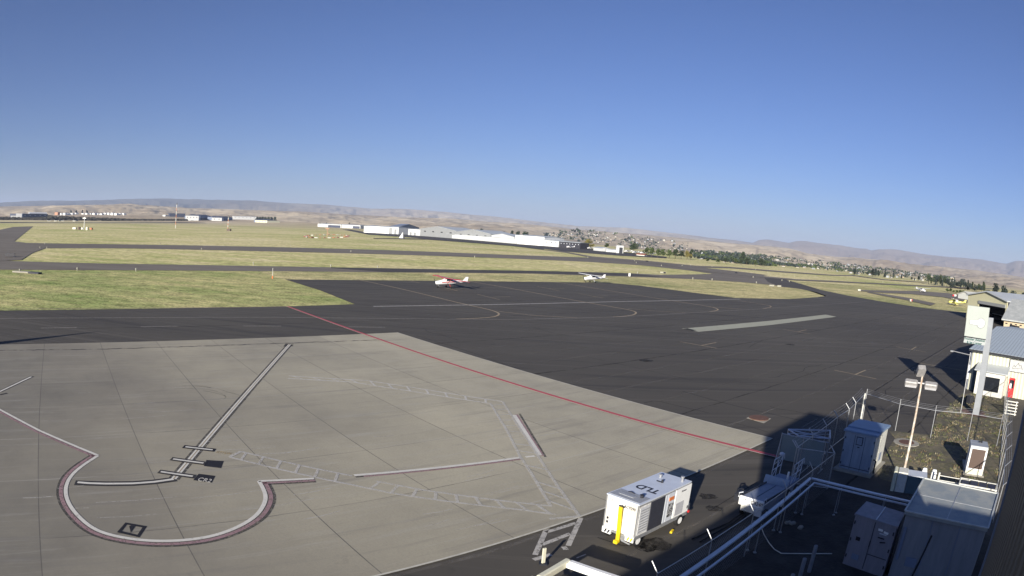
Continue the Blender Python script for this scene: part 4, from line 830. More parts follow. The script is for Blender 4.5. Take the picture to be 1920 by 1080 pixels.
M().box(kk[0]+dw*wd*.74+dn*.014+UP*.85,(wd*.46,.015,.025),rz_).build('door_seam', DARKM, t); M().box(kk[0]+dw*wd*.25+dn*.014+UP*.55,(.34,.015,.24),rz_).build('vent', SLATE, t)
M().bar(kk[0]+dw*wd*.5+dn*.03+UP*1.15, kk[0]+dw*wd*.5+dn*.03+UP*1.45,.03).build('handle', DARKM, t)
# ------------------------------------------------------------------ sign on its post
SB = Vector((40.81,42.58,0)); SV = -E1
t = thing('sign_post', 'tall grey post carrying a white sign panel lettered Frontier Aviation & Jet Center', 'sign', SB)
M().box((0,0,4.3),(.62,.42,8.55),atan2(SV.y,SV.x)).build('post', mat('grey_steel_post', (.30,.32,.34), .5, .2, .08, 2), t)
A0 = SB; B0 = SB+SV
q4 = [onwall(x, y, A0+E2*-.35, B0+E2*-.35)-SB for x, y in ((1815,572.5),(1855.5,577.5),(1848,636),(1808,629.5))]
q5 = [onwall(x, y, A0+E2*-.35, B0+E2*-.35)-SB for x, y in ((1808.5,632),(1848.2,638),(1846.3,648),(1806.5,642))]
pn = M().prism(q4, E2*.30).build('sign_panel', mat('sign_greenish_white', (.39,.425,.39), .5, 0, .04, 1), t); M().prism(q5, E2*.30).build('name_panel', mat('name_panel_white', (.42,.45,.44), .5), t)
M().prism([q4[3]+E2*.02, q4[2]+E2*.02, q5[1]+E2*.02, q5[0]+E2*.02], E2*.25).build('divider', DARKM, t)
xx_ = (q4[1]-q4[0]).normalized(); yy_ = xx_.cross(-E2); yy_ = yy_ if yy_.z > 0 else -yy_; cen = sum(q4, Vector())/4-E2*.012
wS, hS = (q4[1]-q4[0]).length, (q4[0]-q4[3]).length
def lobe(r, cx, bw, bh, x0):
    pts = [Vector((cx+r*cos(a), r*sin(a), 0)) for a in [-pi*.82+(2*pi*.82)*k/22 for k in range(23)]]
    return pts+[Vector((x0+.05, bh*.55, 0)), Vector((x0, bh, 0))][:0]+[Vector((x0, bh*.6, 0)), Vector((x0+.06, -bh*.8, 0))]
F = frame(xx_, yy_)
for r, m_, dz, nm in ((.43,mat('emblem_outline', (.30,.32,.31), .5),.004,'emblem_edge'),(.365,mat('emblem_white', (.66,.66,.66), .5),.012,'emblem')):
    pts = [cen+(F @ (v+Vector((0,-.05,0))))-E2*dz for v in lobe(r*1.05, .42, 1, r*.55, -.78 if r > .37 else -.74)]; M().prism(pts, E2*-.006).build(nm, m_, pn)
ce5 = sum(q5, Vector())/4-E2*.02
for k, s_ in enumerate(('Frontier Aviation', '& Jet Center')): text(s_, .30, mat('green_sign_ink', (.02,.10,.09), .5), t, 'lettering', ce5+yy_*(.14-.28*k), F, .006, .006)
M().tube([(-1.3,.9,0.1),(-1.3,.9,5.4)], .04, 6).build('flag_pole', GALV, label='thin grey pole standing behind the tall sign post', cat='pole').location = SB
# ------------------------------------------------------------------ red door building
def fw(px, py): return onwall(px, py, BL, BR)
BL, BR = Vector((48.35,52.79,0)), Vector((48.35,52.79,0))+Vector((.61,-.79,0)).normalized()*24; dR = (BR-BL).normalized(); nR = Vector((-dR.y,dR.x,0)); nR = nR if nR.y > 0 else -nR
t = thing('office_building', 'ribbed cream metal building with blue grey roof and a red door', 'building', BL, atan2(dR.y,dR.x))
m = M(); m.prism([(0,0,0),(0,42,0),(0,42,4.3),(0,21,5.45),(0,0,4.3)], (24,0,0)).build('wall', SID_CREAM, t)
m = M(); m.prism([(-.4,-.5,4.28),(-.4,21,5.47),(-.4,42.5,4.28),(-.4,42.5,4.40),(-.4,21,5.60),(-.4,-.5,4.40)], (24.8,0,0)).build('roof', SID_ROOF, t)
M().box((12,-.52,4.28),(24.8,.1,.2)).build('eave_trim', DARKM, t)
lx = lambda px, py: (fw(px,py)-BL).dot(dR)
rd = M(); x0, x1 = lx(1887,746), lx(1898,747); rd.box(((x0+x1)/2,-.03,1.05),(x1-x0+.0,.08,2.06)); ob = rd.build('door', REDP, t); M().box(((x0+x1)/2,-.085,1.45),((x1-x0)*.72,.03,.85)).build('window', DKGLASS, ob); M().box(((x0+x1)/2-.12,-.10,1.25),(.24,.02,.5)).build('notice', WHT, ob)
xa, xb = lx(1833,735), lx(1872,742)
po = M().box(((xa+xb)/2+.2,-.9,1.25),(xb-xa+.8,1.8,2.35)).build('porch', WHTD, t); M().prism([(xa-.5,-2.1,2.5),(xb+.9,-2.1,2.5),(xb+.9,0,3.05),(xa-.5,0,3.05)], (0,0,.08)).build('porch_roof', HROOF, t)
M().box(((xa+xb)/2+.45,-1.83,1.30),(1.9,.06,1.45)).build('dark_window', DKGLASS, po)
xs, xe = lx(1895,672), lx(1925,676); sg = M().box(((xs+xe)/2+.6,-.05,3.35),(xe-xs+1.2,.08,1.25)).build('wall_sign', mat('wall_sign_white', (.50,.51,.50), .5), t)
zz = [(-.55,-.25),(-.35,.05),(-.2,-.1),(.05,.35),(.2,.05),(.35,.2),(.55,-.3)]; m = M(); cxs = (xs+xe)/2
for (a,b),(c,d) in zip(zz, zz[1:]): m.bar((cxs+a*1.2,-.10,3.35+b),(cxs+c*1.2,-.10,3.35+d),.07,.02)
m.bar((cxs-.6,-.1,3.05),(cxs+.5,-.1,3.25),.05,.02); m.build('mountain_emblem', INK, sg)
m = M(); m.bar((xs+.0,-.1,2.73),(xe+1.2,-.1,2.73),.04).bar((xs,-.1,3.97),(xe+1.2,-.1,3.97),.04).bar((xs,-.1,2.73),(xs,-.1,3.97),.04); m.build('sign_border', INK, sg)
[M().box((x_,-.04,2.7),(.22,.1,.16)).build('wall_lamp', GREYP, t) for x_ in (2.0,8.6)]
M().tube([(.0,.5,3.6),(-2.6,.5,3.75)], .05, 6).box((-2.7,.5,3.72),(.35,.2,.14)).build('arm_lamp', GALV, t)
M().tube([(-.1,.3,.05),(-.1,.3,4.4)], .10, 8).box((-.2,.2,1.9),(.3,.4,1.5)).build('pipework', GREYP, t)
t = thing('fuel_pump', 'dark blue figure-high pump cabinet with a rounded cap at the building corner', 'pump', P(1823,733))
M().box((0,0,1.2),(.55,.5,2.2),.6,bev=.1).build('body', mat('dark_teal_paint', (.05,.09,.12), .5), t); M().ring([(.1,2.3),(.32,2.4),(.25,2.6),(.05,2.7)], 12).build('cap', DARKM, t)
t = thing('planter_box', 'small black box with white fittings on the ground by the building corner', 'box', P(1816,757)); M().box((0,0,.42),(.9,.7,.7),.4,bev=.03).build('body', DARKM, t); M().ring([(.18,0),(.2,.5),(.12,.55)], 12, c=(.9,-.3,.08)).build('can', WHT, t)
t = thing('pallet_stack', 'white slatted pallet leaning by the fence near the red door', 'pallet', P(1893,780)); m = M(); [m.box((0,0,.2+k*.28),(1.3,.12,.08),-.8) for k in range(5)]; m.box((-.35,.35,.75),(.08,.12,1.3),-.8).box((.35,-.35,.75),(.08,.12,1.3),-.8).build('slats', WHTD, t)
# tan building and open hangar behind
q0 = BL+nR*47; TB = onwall(1883,600,q0,q0+dR); t = thing('tan_building', 'tan walled building with mottled pale shingle roof and two small dark windows', 'building', w2(TB,0), atan2(dR.y,dR.x))
ht = TB.z; zr = onwall(1886,561,q0+nR*14,q0+nR*14+dR).z
M().prism([(0,0,0),(0,28,0),(0,28,ht),(0,14,zr-.1),(0,0,ht)], (30,0,0)).build('wall', TAN, t)
M().prism([(-.5,-.6,ht-.02),(-.5,14,zr),(-.5,28.6,ht-.02),(-.5,28.6,ht+.2),(-.5,14,zr+.25),(-.5,-.6,ht+.2)], (31,0,0)).build('roof', mat('mottled_shingles', (.46,.47,.45), .85, 0, .2, 1.2, col2=(.30,.32,.31), stretch=(1,.5,1)), t)
w0 = onwall(1894,613,q0,q0+dR); w1 = onwall(1903,615,q0,q0+dR)
for w_ in (w0, w1): M().box(((w_-w2(TB,0)).dot(dR)+.4,-.03,w_.z),(1.0,.08,.8)).build('window', DKGLASS, t)
for k in range(4): w_ = onwall(1888+9*k,599+k,q0,q0+dR); M().box(((w_-w2(TB,0)).dot(dR),-.05,ht-.5),(.4,.1,.18)).build('wall_lamp', DARKM, t)
h0, h1 = P(1811,597), P(1884,613); dH = (h1-h0).normalized(); nH = Vector((-dH.y,dH.x,0)); nH = nH if nH.y > 0 else -nH; WH = (h1-h0).length
zl, zr_ = onwall(1816.5,554,h0,h1).z, onwall(1886,566,h0,h1).z; zp = onwall(1850,553,h0,h1).z+.8; he = (zl+zr_)/2
t = thing('open_hangar', 'beige gable hangar with its wide door open and dark inside', 'hangar', h0, atan2(dH.y,dH.x))
o1 = (onwall(1833,590,h0,h1)-h0).dot(dH); o2 = WH-.6; zo = onwall(1850,566,h0,h1).z; DH = 22
M().prism([(0,0,0),(o1,0,0),(o1,0,zo),(o2,0,zo),(o2,0,0),(WH,0,0),(WH,0,he),(WH/2,0,zp),(0,0,he)], (0,.25,0)).build('front_wall', BEIGE, t)
M().box((.12,DH/2+.3,he/2),(.24,DH,he)).box((WH-.12,DH/2+.3,he/2),(.24,DH,he)).box((WH/2,DH+.4,he/2),(WH,.2,he)).build('wall', INTER, t)
M().prism([(-.4,-.6,he),(WH/2,-.6,zp),(WH+.4,-.6,he),(WH+.4,-.6,he+.3),(WH/2,-.6,zp+.3),(-.4,-.6,he+.3)], (0,DH+1.2,0)).build('roof', HROOF, t)
M().box(((o1+o2)/2,-.15,zo-.35),(o2-o1,.3,.8),rx=.1).build('door', HANGG, t, label='grey folded door drawn up under the gable')
t2 = None
# ------------------------------------------------------------------ light aeroplanes
def make_plane(label, body, wing, trim, loc, az, group=None, detail=True, fin_m=None):
    t = thing('light_aeroplane', label, 'aeroplane', loc, -radians(az), group)     # nose along local +y
    prof = [(3.05,.10,1.12,.10),(2.95,.34,1.12,.32),(2.3,.46,1.15,.42),(1.5,.52,1.25,.50),(.9,.55,1.42,.66),(.2,.56,1.48,.68),(-.6,.50,1.42,.60),(-1.5,.36,1.38,.42),(-2.8,.20,1.40,.26),(-4.3,.07,1.46,.14)]
    m = M(); m.smooth = True; n = 14; vs = []; fs = []
    for y, rx, cz, rz_ in prof: vs += [(rx*(abs(cos(2*pi*i/n))**.8)*(1 if cos(2*pi*i/n) >= 0 else -1), y, cz+rz_*sin(2*pi*i/n)) for i in range(n)]
    for k in range(len(prof)-1): fs += [(k*n+i,(k+1)*n+i,(k+1)*n+(i+1)%n,k*n+(i+1)%n) for i in range(n)]
    fs += [tuple(range(n)), tuple((len(prof)-1)*n+i for i in range(n-1,-1,-1))]; m.add(vs, fs)
    f_ = m.build('fuselage', body, t)
    def aero(c0, c1, y0, y1, th, z0, z1, sweep=0):
        mm = M()
        for s_ in (1,): 
            pts = lambda x, ch, z, th: [(x,y0 if 0 else z_y,zz) for z_y, zz in ((ch[0],z),(ch[0]-.15*(ch[0]-ch[1]),z+th*.6),(ch[0]-.45*(ch[0]-ch[1]),z+th*.55),(ch[1],z),(ch[0]-.4*(ch[0]-ch[1]),z-th*.4))]
            P5 = [pts(-y1,c1,z1,th*.7),pts(0,c0,z0,th),pts(y1,c1,z1,th*.7)]
            vs = sum(P5, []); fs = [tuple(range(4,-1,-1)), tuple(range(10,15))]
            for k in (0,5): fs += [(k+i,k+(i+1)%5,k+5+(i+1)%5,k+5+i) for i in range(5)]
            mm.add(vs, fs)
        return mm
    aero((1.25,-.35),(1.1,-.05),0,5.45,.18,2.12,2.24).build('wing', wing, t)
    if trim is not None:
        for s_ in (-1,1): M().box((s_*5.2,.52,2.24),(.55,1.18,.13)).build('wing_tip', trim, t)
        m = M()
        for s_ in (-1,1): m.prism([(s_*.565,1.8,1.2),(s_*.565,-1.2,1.35),(s_*.36,-2.2,1.38),(s_*.36,-2.2,1.50),(s_*.565,-1.2,1.50),(s_*.565,1.8,1.36)], (s_*.012,0,0))
        m.build('side_stripe', trim, f_)
    aero((-3.55,-4.35),(-3.75,-4.3),0,1.75,.08,1.50,1.50).build('tailplane', wing, t)
    M().prism([(-.05,-3.3,1.55),(-.05,-4.5,1.5),(-.05,-4.7,2.45),(-.05,-4.15,2.45)], (.1,0,0)).build('fin', fin_m or wing, t)
    M().prism([(-.50,1.12,1.62),(.50,1.12,1.62),(.46,.72,2.08),(-.46,.72,2.08)], (0,.03,.02)).build('windscreen', DKGLASS, t)
    for s_ in (-1,1): M().prism([(s_*.55,.75,1.55),(s_*.55,-.7,1.58),(s_*.50,-.7,1.95),(s_*.50,.6,2.05)], (s_*.03,0,0)).build('side_window', DKGLASS, t)
    if detail:
        for s_ in (-1,1):
            M().bar((s_*.5,.55,.95),(s_*2.5,.5,2.12),.09,.04).build('wing_strut', wing, t)
            M().bar((s_*.4,-.05,.85),(s_*1.15,-.1,.32),.10,.04).build('gear_leg', wing, t)
            M().ring([(.10,-.08),(.20,-.06),(.20,.06),(.10,.08)], 14, 'X', (s_*1.2,-.1,.26)).build('wheel', BLACK, t)
        M().bar((0,2.2,.95),(0,2.35,.3),.07).build('nose_leg', GALV, t); M().ring([(.08,-.06),(.17,-.05),(.17,.05),(.08,.06)], 14, 'X', (0,2.38,.23)).build('wheel', BLACK, t)
        M().box((0,3.12,1.12),(.14,.04,1.85),ry=.5).ring([(.13,3.05),(.10,3.2),(.03,3.32)], 12, 'Y', (0,0,1.12)).build('propeller', DARKM, t)
    return t
AW = mat('aircraft_white', (.80,.80,.80), .3, 0, .04, 2); AR = mat('aircraft_red', (.50,.04,.035), .3, 0, .05, 2); AB_ = mat('aircraft_blue', (.05,.07,.20), .3)
g_ = P(828,541); rp = make_plane('high wing aeroplane painted red and white, parked on the dark apron with yellow lines', AW, AR, AR, (g_.x+1.2,g_.y+1.0,.06), 238, fin_m=AW)
M().box((0,-3.0,1.52),(.5,1.9,.10)).build('dorsal_band', AR, rp); rp.scale = (.95,)*3
g_ = P(1103,530.5); wp = make_plane('all white high wing aeroplane parked at the far edge of the apron beside the grass', AW, AW, None, (g_.x+1.2,g_.y+1.0,.06), 238); wp.scale = (.95,)*3
line([P(819,536),P(858,546)], .22, PYL, .069, par=asp)
FG = 'small aeroplanes parked far off by the hangars'
far = [(1068,466,'far white aeroplane, leftmost before the dark open building',250),(1106,468,'far white aeroplane beside the round yellow tree',240),(1150,473,'far aeroplane left of the white tower block',250),(1163,471,'far aeroplane just under the white tower block',230),(1176,474,'far aeroplane right of the white tower block',255),(1190,476,'far aeroplane before the dark spreading tree',240),(1205,477,'far aeroplane at the start of the tree row',250),(1222,479,'far aeroplane rightmost before the green tree row',235)]
src = None
for x, y, lab, az in far:
    if src is None: src = make_plane(lab, AW, AW, AB_, P(x,y), az, FG); c = src
    else: c = copy_tree(src); c['label'] = lab
    c.location = P(x, y); c.location.z = .1; c.rotation_euler = (0,0,-radians(az)); c.scale = (1.15,)*3
c = copy_tree(wp); c['label'] = 'white aeroplane standing on the far right taxiway near the hills'; c.location = P(1728,549); c.rotation_euler = (0,0,-radians(175)); c.scale = (1.1,)*3
c = copy_tree(wp); c['label'] = 'small dark lit aeroplane inside the open beige hangar'; g_ = h0+dH*(WH*.55)+nH*9; c.location = (g_.x,g_.y,.08); c.rotation_euler = (0,0,-radians(250))
LEM = mat('lemon_yellow_paint', (.70,.66,.16), .4); g_ = P(1791,573); yp = make_plane('bright yellow agricultural aeroplane standing on grass beside the beige hangar', LEM, LEM, AW, (g_.x,g_.y,.06), 300); yp.scale = (1.0,)*3
yp2 = M(); yp2.box((.55,.2,.72),(11.5,1.1,.12)); yp2.build('lower_wing', LEM, yp)
# ------------------------------------------------------------------ far buildings
def gable(label, L, R, hl, depth, wm, rm, ridge=0, axis='x', cat='hangar', name='hangar', doors=(), wins=0, winm=None, group=None, door_m=None, face=None):
    dR = (R-L); wd = dR.length; t = thing(name, label, cat, L, atan2(dR.y,dR.x), group); hr = hl+ridge
    if axis == 'x':   # ridge parallel to the front
        M().prism([(0,0,0),(0,depth,0),(0,depth,hl),(0,depth/2,hr),(0,0,hl)], (wd,0,0)).build('wall', wm, t)
        M().prism([(-.4,-.4,hl),(-.4,depth/2,hr),(-.4,depth+.4,hl),(-.4,depth+.4,hl+.25),(-.4,depth/2,hr+.3),(-.4,-.4,hl+.25)], (wd+.8,0,0)).build('roof', rm, t)
    else:
        M().prism([(0,0,0),(wd,0,0),(wd,0,hl),(wd/2,0,hr),(0,0,hl)], (0,depth,0)).build('wall', wm, t)
        M().prism([(-.5,-.4,hl),(wd/2,-.4,hr),(wd+.5,-.4,hl),(wd+.5,-.4,hl+.3),(wd/2,-.4,hr+.35),(-.5,-.4,hl+.3)], (0,depth+.8,0)).build('roof', rm, t)
    for (a, b, h) in doors: M().box(((a+b)/2*wd,-.06,h*hl/2),((b-a)*wd,.12,h*hl)).build('door', door_m or HANGG, t)
    for k in range(wins): M().box(((k+.6)/(wins+.2)*wd,-.06,hl*.72),(wd/(wins*4.5),.12,hl*.12)).build('window', winm or DKGLASS, t)
    return t
RNG = [(0,2100),(440,2000),(520,1800),(600,1500),(676,1450),(683,950),(742,925),(786,880),(856,800),(920,745),(966,700),(1021,680),(1048,670),(1089,655),(1200,560),(1500,600),(1800,330),(1830,320)]
def HG(label, l, r, tl, depth, wm, rm, dr=None, r0=0, **k):
    rl, rr = interp(RNG, l[0])+r0, interp(RNG, r[0])+r0; rr = rl+dr if dr else rr; a, b = azel(l[0], interp(HZT, l[0]))[0], azel(r[0], interp(HZT, r[0]))[0]
    L, R = Vector((rl*sin(a), rl*cos(a), -.3)), Vector((rr*sin(b), rr*cos(b), -.3)); h = .3+(l[1]-tl[1])/1235*rl; return gable(label, L, R, h, depth, wm, rm, **k)
def faceL(lpx, ywidth, ang): pass
HG('broad white hangar at the left end of the hangar row', (683,435),(742,437),(683,423),45,WHT,HROOF,ridge=1.2,doors=((.80,.92,.95),),door_m=HANGG)
HG('small white lean-to between the broad white hangar and the slate one', (735,437.4),(748,438),(735,424.5),20,HANGW,HROOF,ridge=.5,doors=((.4,.7,.7),))
HG('slate blue gable hangar in shade behind the white hangars', (747,438.5),(786,439.5),(747,425.5),14,SLATE,SLATE,dr=62,r0=60,ridge=4.5,axis='y',wins=3,winm=GREYP)
HG('white end hangar left of the grey gables', (766,441),(788.5,442.8),(766,429.5),30,HANGW,HROOF,ridge=.4,doors=((.15,.3,.5),(.5,.65,.5)))
HG('large grey gable hangar with two small upper windows', (788.5,443),(856,447),(788.5,430),40,HANGG,HROOF,ridge=4.2,axis='y',wins=4)
HG('second grey gable hangar joined to the right of the first', (856,447),(920.5,450.5),(856,434.5),40,HANGG,HROOF,ridge=4.0,axis='y',wins=4)
HG('white roofed hangar behind the right end of the grey row', (922,451),(964,454),(922,439.5),40,HANGW,HROOF,ridge=2.5,axis='y')
HG('short white end block of the long low hangar', (797,444.5),(815,446),(797,436),14,HANGW,HROOF,ridge=.3,wins=3)
t = HG('long low pale hangar row with many panel doors', (815,446),(966,456.5),(815,438.5),14,HANGW,HROOF,ridge=.5,doors=[((k+.04)/10,(k+.94)/10,.86) for k in range(10)],door_m=mat('pale_door_sheet', (.60,.62,.60), .6))
HG('tall plain bright white hangar right of the long low row', (967,457.5),(1021,461),(967,441.5),40,WHT,HROOF,ridge=1.0,doors=((.02,.06,.3),(.96,.99,.5)))
HG('lower white block with dark windows joined to the tall white hangar', (1021,461),(1048.5,463),(1021,450),30,HANGW,HROOF,ridge=.5,wins=3)
t = HG('long dark open shed under a flat grey roof', (1050,462.5),(1089,464.5),(1050,451.5),16,INTER,HROOF,ridge=.3,name='open_shed',cat='shed',wins=7,winm=GREYP)
HG('tiny white roofed hut left of the dark spreading tree', (1114,464.5),(1128,466),(1114,459),10,HANGW,HROOF,ridge=1,name='hut',cat='hut')
HG('slim white tower block rising above the parked aeroplanes', (1157,471.5),(1170,472.5),(1158,457.5),3,HANGW,HROOF,dr=1,name='tower_block',cat='building',doors=((.4,.9,.8),),door_m=DARKM)
HG('long low white building behind the parked aeroplanes', (1138,470),(1158,472),(1138,465.5),6,HANGW,HROOF,dr=1,name='low_building',cat='building',ridge=.6)
HG('white low shed with red roof at the tree row', (1195,474),(1210,475.5),(1195,472),5,WHTD,mat('dull_red_roof', (.30,.10,.07), .8),name='shed',cat='shed',ridge=.8)
HG('white gable hut before the dark trees at the far right', (1800,555.5),(1826,559.5),(1801,548),10,mat('hut_white', (.76,.77,.70), .5),mat('hut_roof_white', (.6,.6,.56), .6),ridge=1.6,axis='y',name='hut',cat='hut')
HG('far white hangar with a row of windows, left half of a pair', (348,415.6),(372.5,415.8),(348,404),70,HANGW,DKNAVY,ridge=1,wins=4,doors=((.4,.6,.3),))
HG('dark gable end hangar joined to the far white windowed hangar', (372.5,415.8),(397,416),(372.5,405),60,SLATE,DKNAVY,dr=60,r0=45,ridge=5,axis='y',doors=((.05,.95,.7),),door_m=DKNAVY)
HG('lower far white hangar with three windows', (397,415.6),(416,415.8),(397,406.5),60,HANGW,DKNAVY,wins=2,ridge=1)
HG('dark fronted far hangar beside the red and white mast', (416,416),(436,416.3),(416,406),60,SLATE,DKNAVY,dr=50,r0=45,ridge=3,axis='y',doors=((.05,.95,.6),),door_m=DKNAVY)
HG('cream far hangar with four windows', (479,419.3),(501,419.6),(479,412),45,CREAM,DKNAVY,wins=4,ridge=.6)
HG('dark blue gable end of the cream far hangar', (501,419.8),(519,420),(501,412.2),45,SLATE,DKNAVY,dr=55,r0=45,ridge=3,axis='y')
HG('dark blue building with rows of pale windows at the far left', (41,416.2),(90,416),(41,407),60,DKNAVY,DKNAVY,dr=110,r0=30,name='warehouse',cat='building',ridge=1,wins=5,winm=GREYP)
HG('white corner block left of the dark blue building', (30,416.4),(41,416.3),(30,406.5),40,HANGW,HANGW,name='block',cat='building')
HG('low white annex at the far left edge', (20,417),(30,416.8),(20,411),40,HANGW,HANGW,name='block',cat='building')
HG('pale yellow building half hidden by trees beside the far hangars', (596,421.3),(640,422.6),(596,414.5),50,HANGW,HROOF,ridge=1,name='warehouse',cat='building',doors=((.45,.97,.8),),door_m=DKNAVY)
HG('white building with dark end right of the far left warehouse pair', (641,422.8),(676,424.5),(641,415.8),50,HANGW,HROOF,ridge=1,name='warehouse',cat='building',doors=((.6,.97,.8),),door_m=DKNAVY)
def zt(px, py, r):                              # point seen at a given range
    d = ray(px, py); k = r/hypot(d.x, d.y); return Vector((d.x*k, d.y*k, HC+d.z*k))
def blk(label, l, r, top, rng, depth, wm, rm, name='building', group=None, **k):
    L, R = zt(*l, rng), zt(*r, rng*1.005); h = zt(top[0], top[1], rng).z-L.z; L.z = R.z = min(L.z, R.z)-2; t = gable(label, L, R, h+2, depth, wm, rm, name=name, cat='building', group=group, **k); return t
blk('long white roofed building on the slope behind the far hangar pair', (437,410),(481,410.5),(437,405.5),2500,30,HANGW,HROOF,ridge=1,wins=6)
blk('dark topped building behind the far white windowed hangar', (318,406),(347,406.5),(318,400),2500,30,DKNAVY,DKNAVY)
blk('low white block left of the tall mast', (310,404.8),(318,405),(310,403),2500,20,HANGW,HROOF)
blk('pale green building with busy roof at the far left', (55,404.5),(88,404),(55,399),2600,30,GREYP,WHT,ridge=2)
blk('orange brick block beside the row of far white units', (108,403.5),(113.5,403.5),(108,398),2700,20,mat('orange_brick', (.5,.27,.17), .8),DKNAVY)
HWL = 'white unit in the long row on the slope at the far left'; src = None
for k in range(18):
    x = 115+k*6.9
    if k in (5,): continue
    if src is None: src = blk(HWL, (x,403.2),(x+5.4,403.2),(x,400),2700,14,WHT,HROOF,name='row_unit',group='row of white units',ridge=1.5); c = src
    else:
        c = copy_tree(src); g_ = zt(x, 403.2+random.uniform(-.3,.3), 2700+random.uniform(-40,40)); c.location = (g_.x,g_.y,g_.z-2); c.scale = (random.uniform(.8,1.1),1,random.uniform(.8,1.15))
# dark scrub belt on the left slope
m = M(); m.smooth = False; pts_ = []
for k in range(1500):
    x = random.uniform(-40,350); y = random.uniform(408,416.3) if x < 90 else random.uniform(interp([(90,405),(240,411.5),(350,414)],x), interp([(90,412.5),(240,413.8),(350,415.5)],x))
    g_ = zt(x, min(y,412.5), 1700+random.uniform(0,60)); s_ = random.uniform(2.5,5); a = random.uniform(0,pi)
    m.add([g_+Vector((-s_*1.5,0,-s_*.4)), g_+Vector((s_*1.5,0,-s_*.4)), g_+Vector((s_*.7,s_*.3,s_*.6)), g_+Vector((-s_*.6,-s_*.2,s_*.5))], [(0,1,2,3)])
m.build('scrub_belt', mat('dark_scrub', (.045,.042,.035), .95, 0, .3, .02), kind='stuff', label='dark belt of scrub along the slope at the far left', cat='scrub')
#--PART3
# ------------------------------------------------------------------ trees
def leafmat(n, a, b): return mat(n, a, .9, 0, .2, .6, col2=b, spec=.15, amt=.8)
LD = leafmat('dark_leaves', (.060,.080,.040), (.028,.042,.024)); LM = leafmat('mid_leaves', (.095,.125,.045), (.05,.07,.028)); LY = leafmat('yellowing_leaves', (.24,.20,.06), (.11,.105,.035)); LB = leafmat('blue_green_needles', (.050,.066,.056), (.026,.036,.032))
BARK = mat('tree_bark', (.10,.075,.055), .9)
TM = {}
def tree_mesh(kind, seed):
    random.seed(seed*13+5); m = M(); n = {'round':420,'tall':300,'wide':520,'cone':260}[kind]
    lumps = []
    if kind == 'cone':
        for k in range(9): z_ = .12+k*.095; lumps.append((random.uniform(-.03,.03),random.uniform(-.03,.03),z_,.22*(1.02-z_)+.03,.09))
    elif kind == 'tall':
        for k in range(8): z_ = .25+k*.09; lumps.append((random.uniform(-.07,.07),random.uniform(-.07,.07),z_,.14*(1.15-abs(z_-.5)),.12))
    else:
        W_ = .42 if kind == 'round' else .58
        for k in range(13):
            a = random.uniform(0,2*pi); r = random.uniform(0,W_*.62); z_ = random.uniform(.34,.80); lumps.append((r*cos(a),r*sin(a),z_,random.uniform(.13,.21),random.uniform(.11,.17)))
    for k in range(n):
        l = random.choice(lumps); a, b = random.uniform(0,2*pi), random.uniform(-1,1); rr = random.uniform(.6,1.05)
        c = Vector((l[0]+l[3]*rr*cos(a)*math.sqrt(1-b*b), l[1]+l[3]*rr*sin(a)*math.sqrt(1-b*b), l[2]+l[4]*rr*b)); s_ = random.uniform(.022,.05)
        u = Vector((random.gauss(0,1),random.gauss(0,1),random.gauss(0,.6))).normalized(); v = u.orthogonal().normalized()
        m.add([c-u*s_-v*s_, c+u*s_-v*s_*.8, c+u*s_*.8+v*s_, c-u*s_*.9+v*s_*.9], [(0,1,2,3)])
    tr = M(); tr.tube([(0,0,0),(.01,0,.3),(0,.01,.62)], .028, 7, .012); [tr.tube([(0,0,.3),(.16*cos(a),.16*sin(a),.55)], .012, 5, .005) for a in (0,2.1,4.2)]
    return m, tr
protos = {}
def tree(kind, lm, x, y, hpx, label, group, name=None, rng=None, wscale=1.0):
    key = (kind, lm.name, random.randrange(2)); 
    base = P(x, y) if rng is None else zt(x, y, rng); h = (hgt((x,y),(x+hpx*.06,y-hpx)) if rng is None else hpx/1200*rng)
    nm = name or {'cone':'conifer_tree','tall':'tall_tree','round':'round_tree','wide':'spreading_tree'}[kind]
    if key not in protos:
        st = random.getstate(); cm, tm = tree_mesh(kind, key[2]); random.setstate(st)
        t = thing(nm, label, 'tree', base, 0, group); cm.build('crown', lm, t); tm.build('trunk', BARK, t); protos[key] = t
    else:
        t = copy_tree(protos[key]); t.name = nm; t['label'] = label
        if group: t['group'] = group
        elif 'group' in t: del t['group']
    t.location = base; t.rotation_euler = (0,0,random.uniform(0,6.28)); t.scale = (h*1.02*wscale,h*1.02*wscale,h); return t
random.seed(21)
tree('wide', LY, 1101, 467.5, 21, 'broad yellowing tree beside the dark open shed', None, wscale=1.1)
tree('wide', LM, 1137, 467, 13, 'low green tree just left of the slim white tower block', None, wscale=1.2)
tree('wide', LD, 1188, 474.5, 21, 'dark spreading tree right of the parked aeroplanes', None, wscale=1.05)
tree('round', LY, 1112, 464, 8, 'small olive bush at the foot of the yellowing tree', None)
TR = 'row of green trees along the far edge of the field'
for x, y, h, k, lm in ((1212,480,18,'round',LM),(1222,481.5,20,'round',LM),(1233,482.5,18,'round',LM),(1243,483.5,19,'wide',LM),(1255,484.5,19,'round',LM),(1266,485,20,'wide',LD),(1277,486,19,'round',LD),(1288,486.5,18,'wide',LY),(1295,487,20,'tall',LD)):
    tree(k, lm, x, y, h, 'leafy tree in the close row right of the parked aeroplanes', TR, wscale=1.05)
SG = 'single trees before the town'
tree('tall', LD, 1392, 493, 21, 'tall tree rising above the clump before the town', None, wscale=1.5)
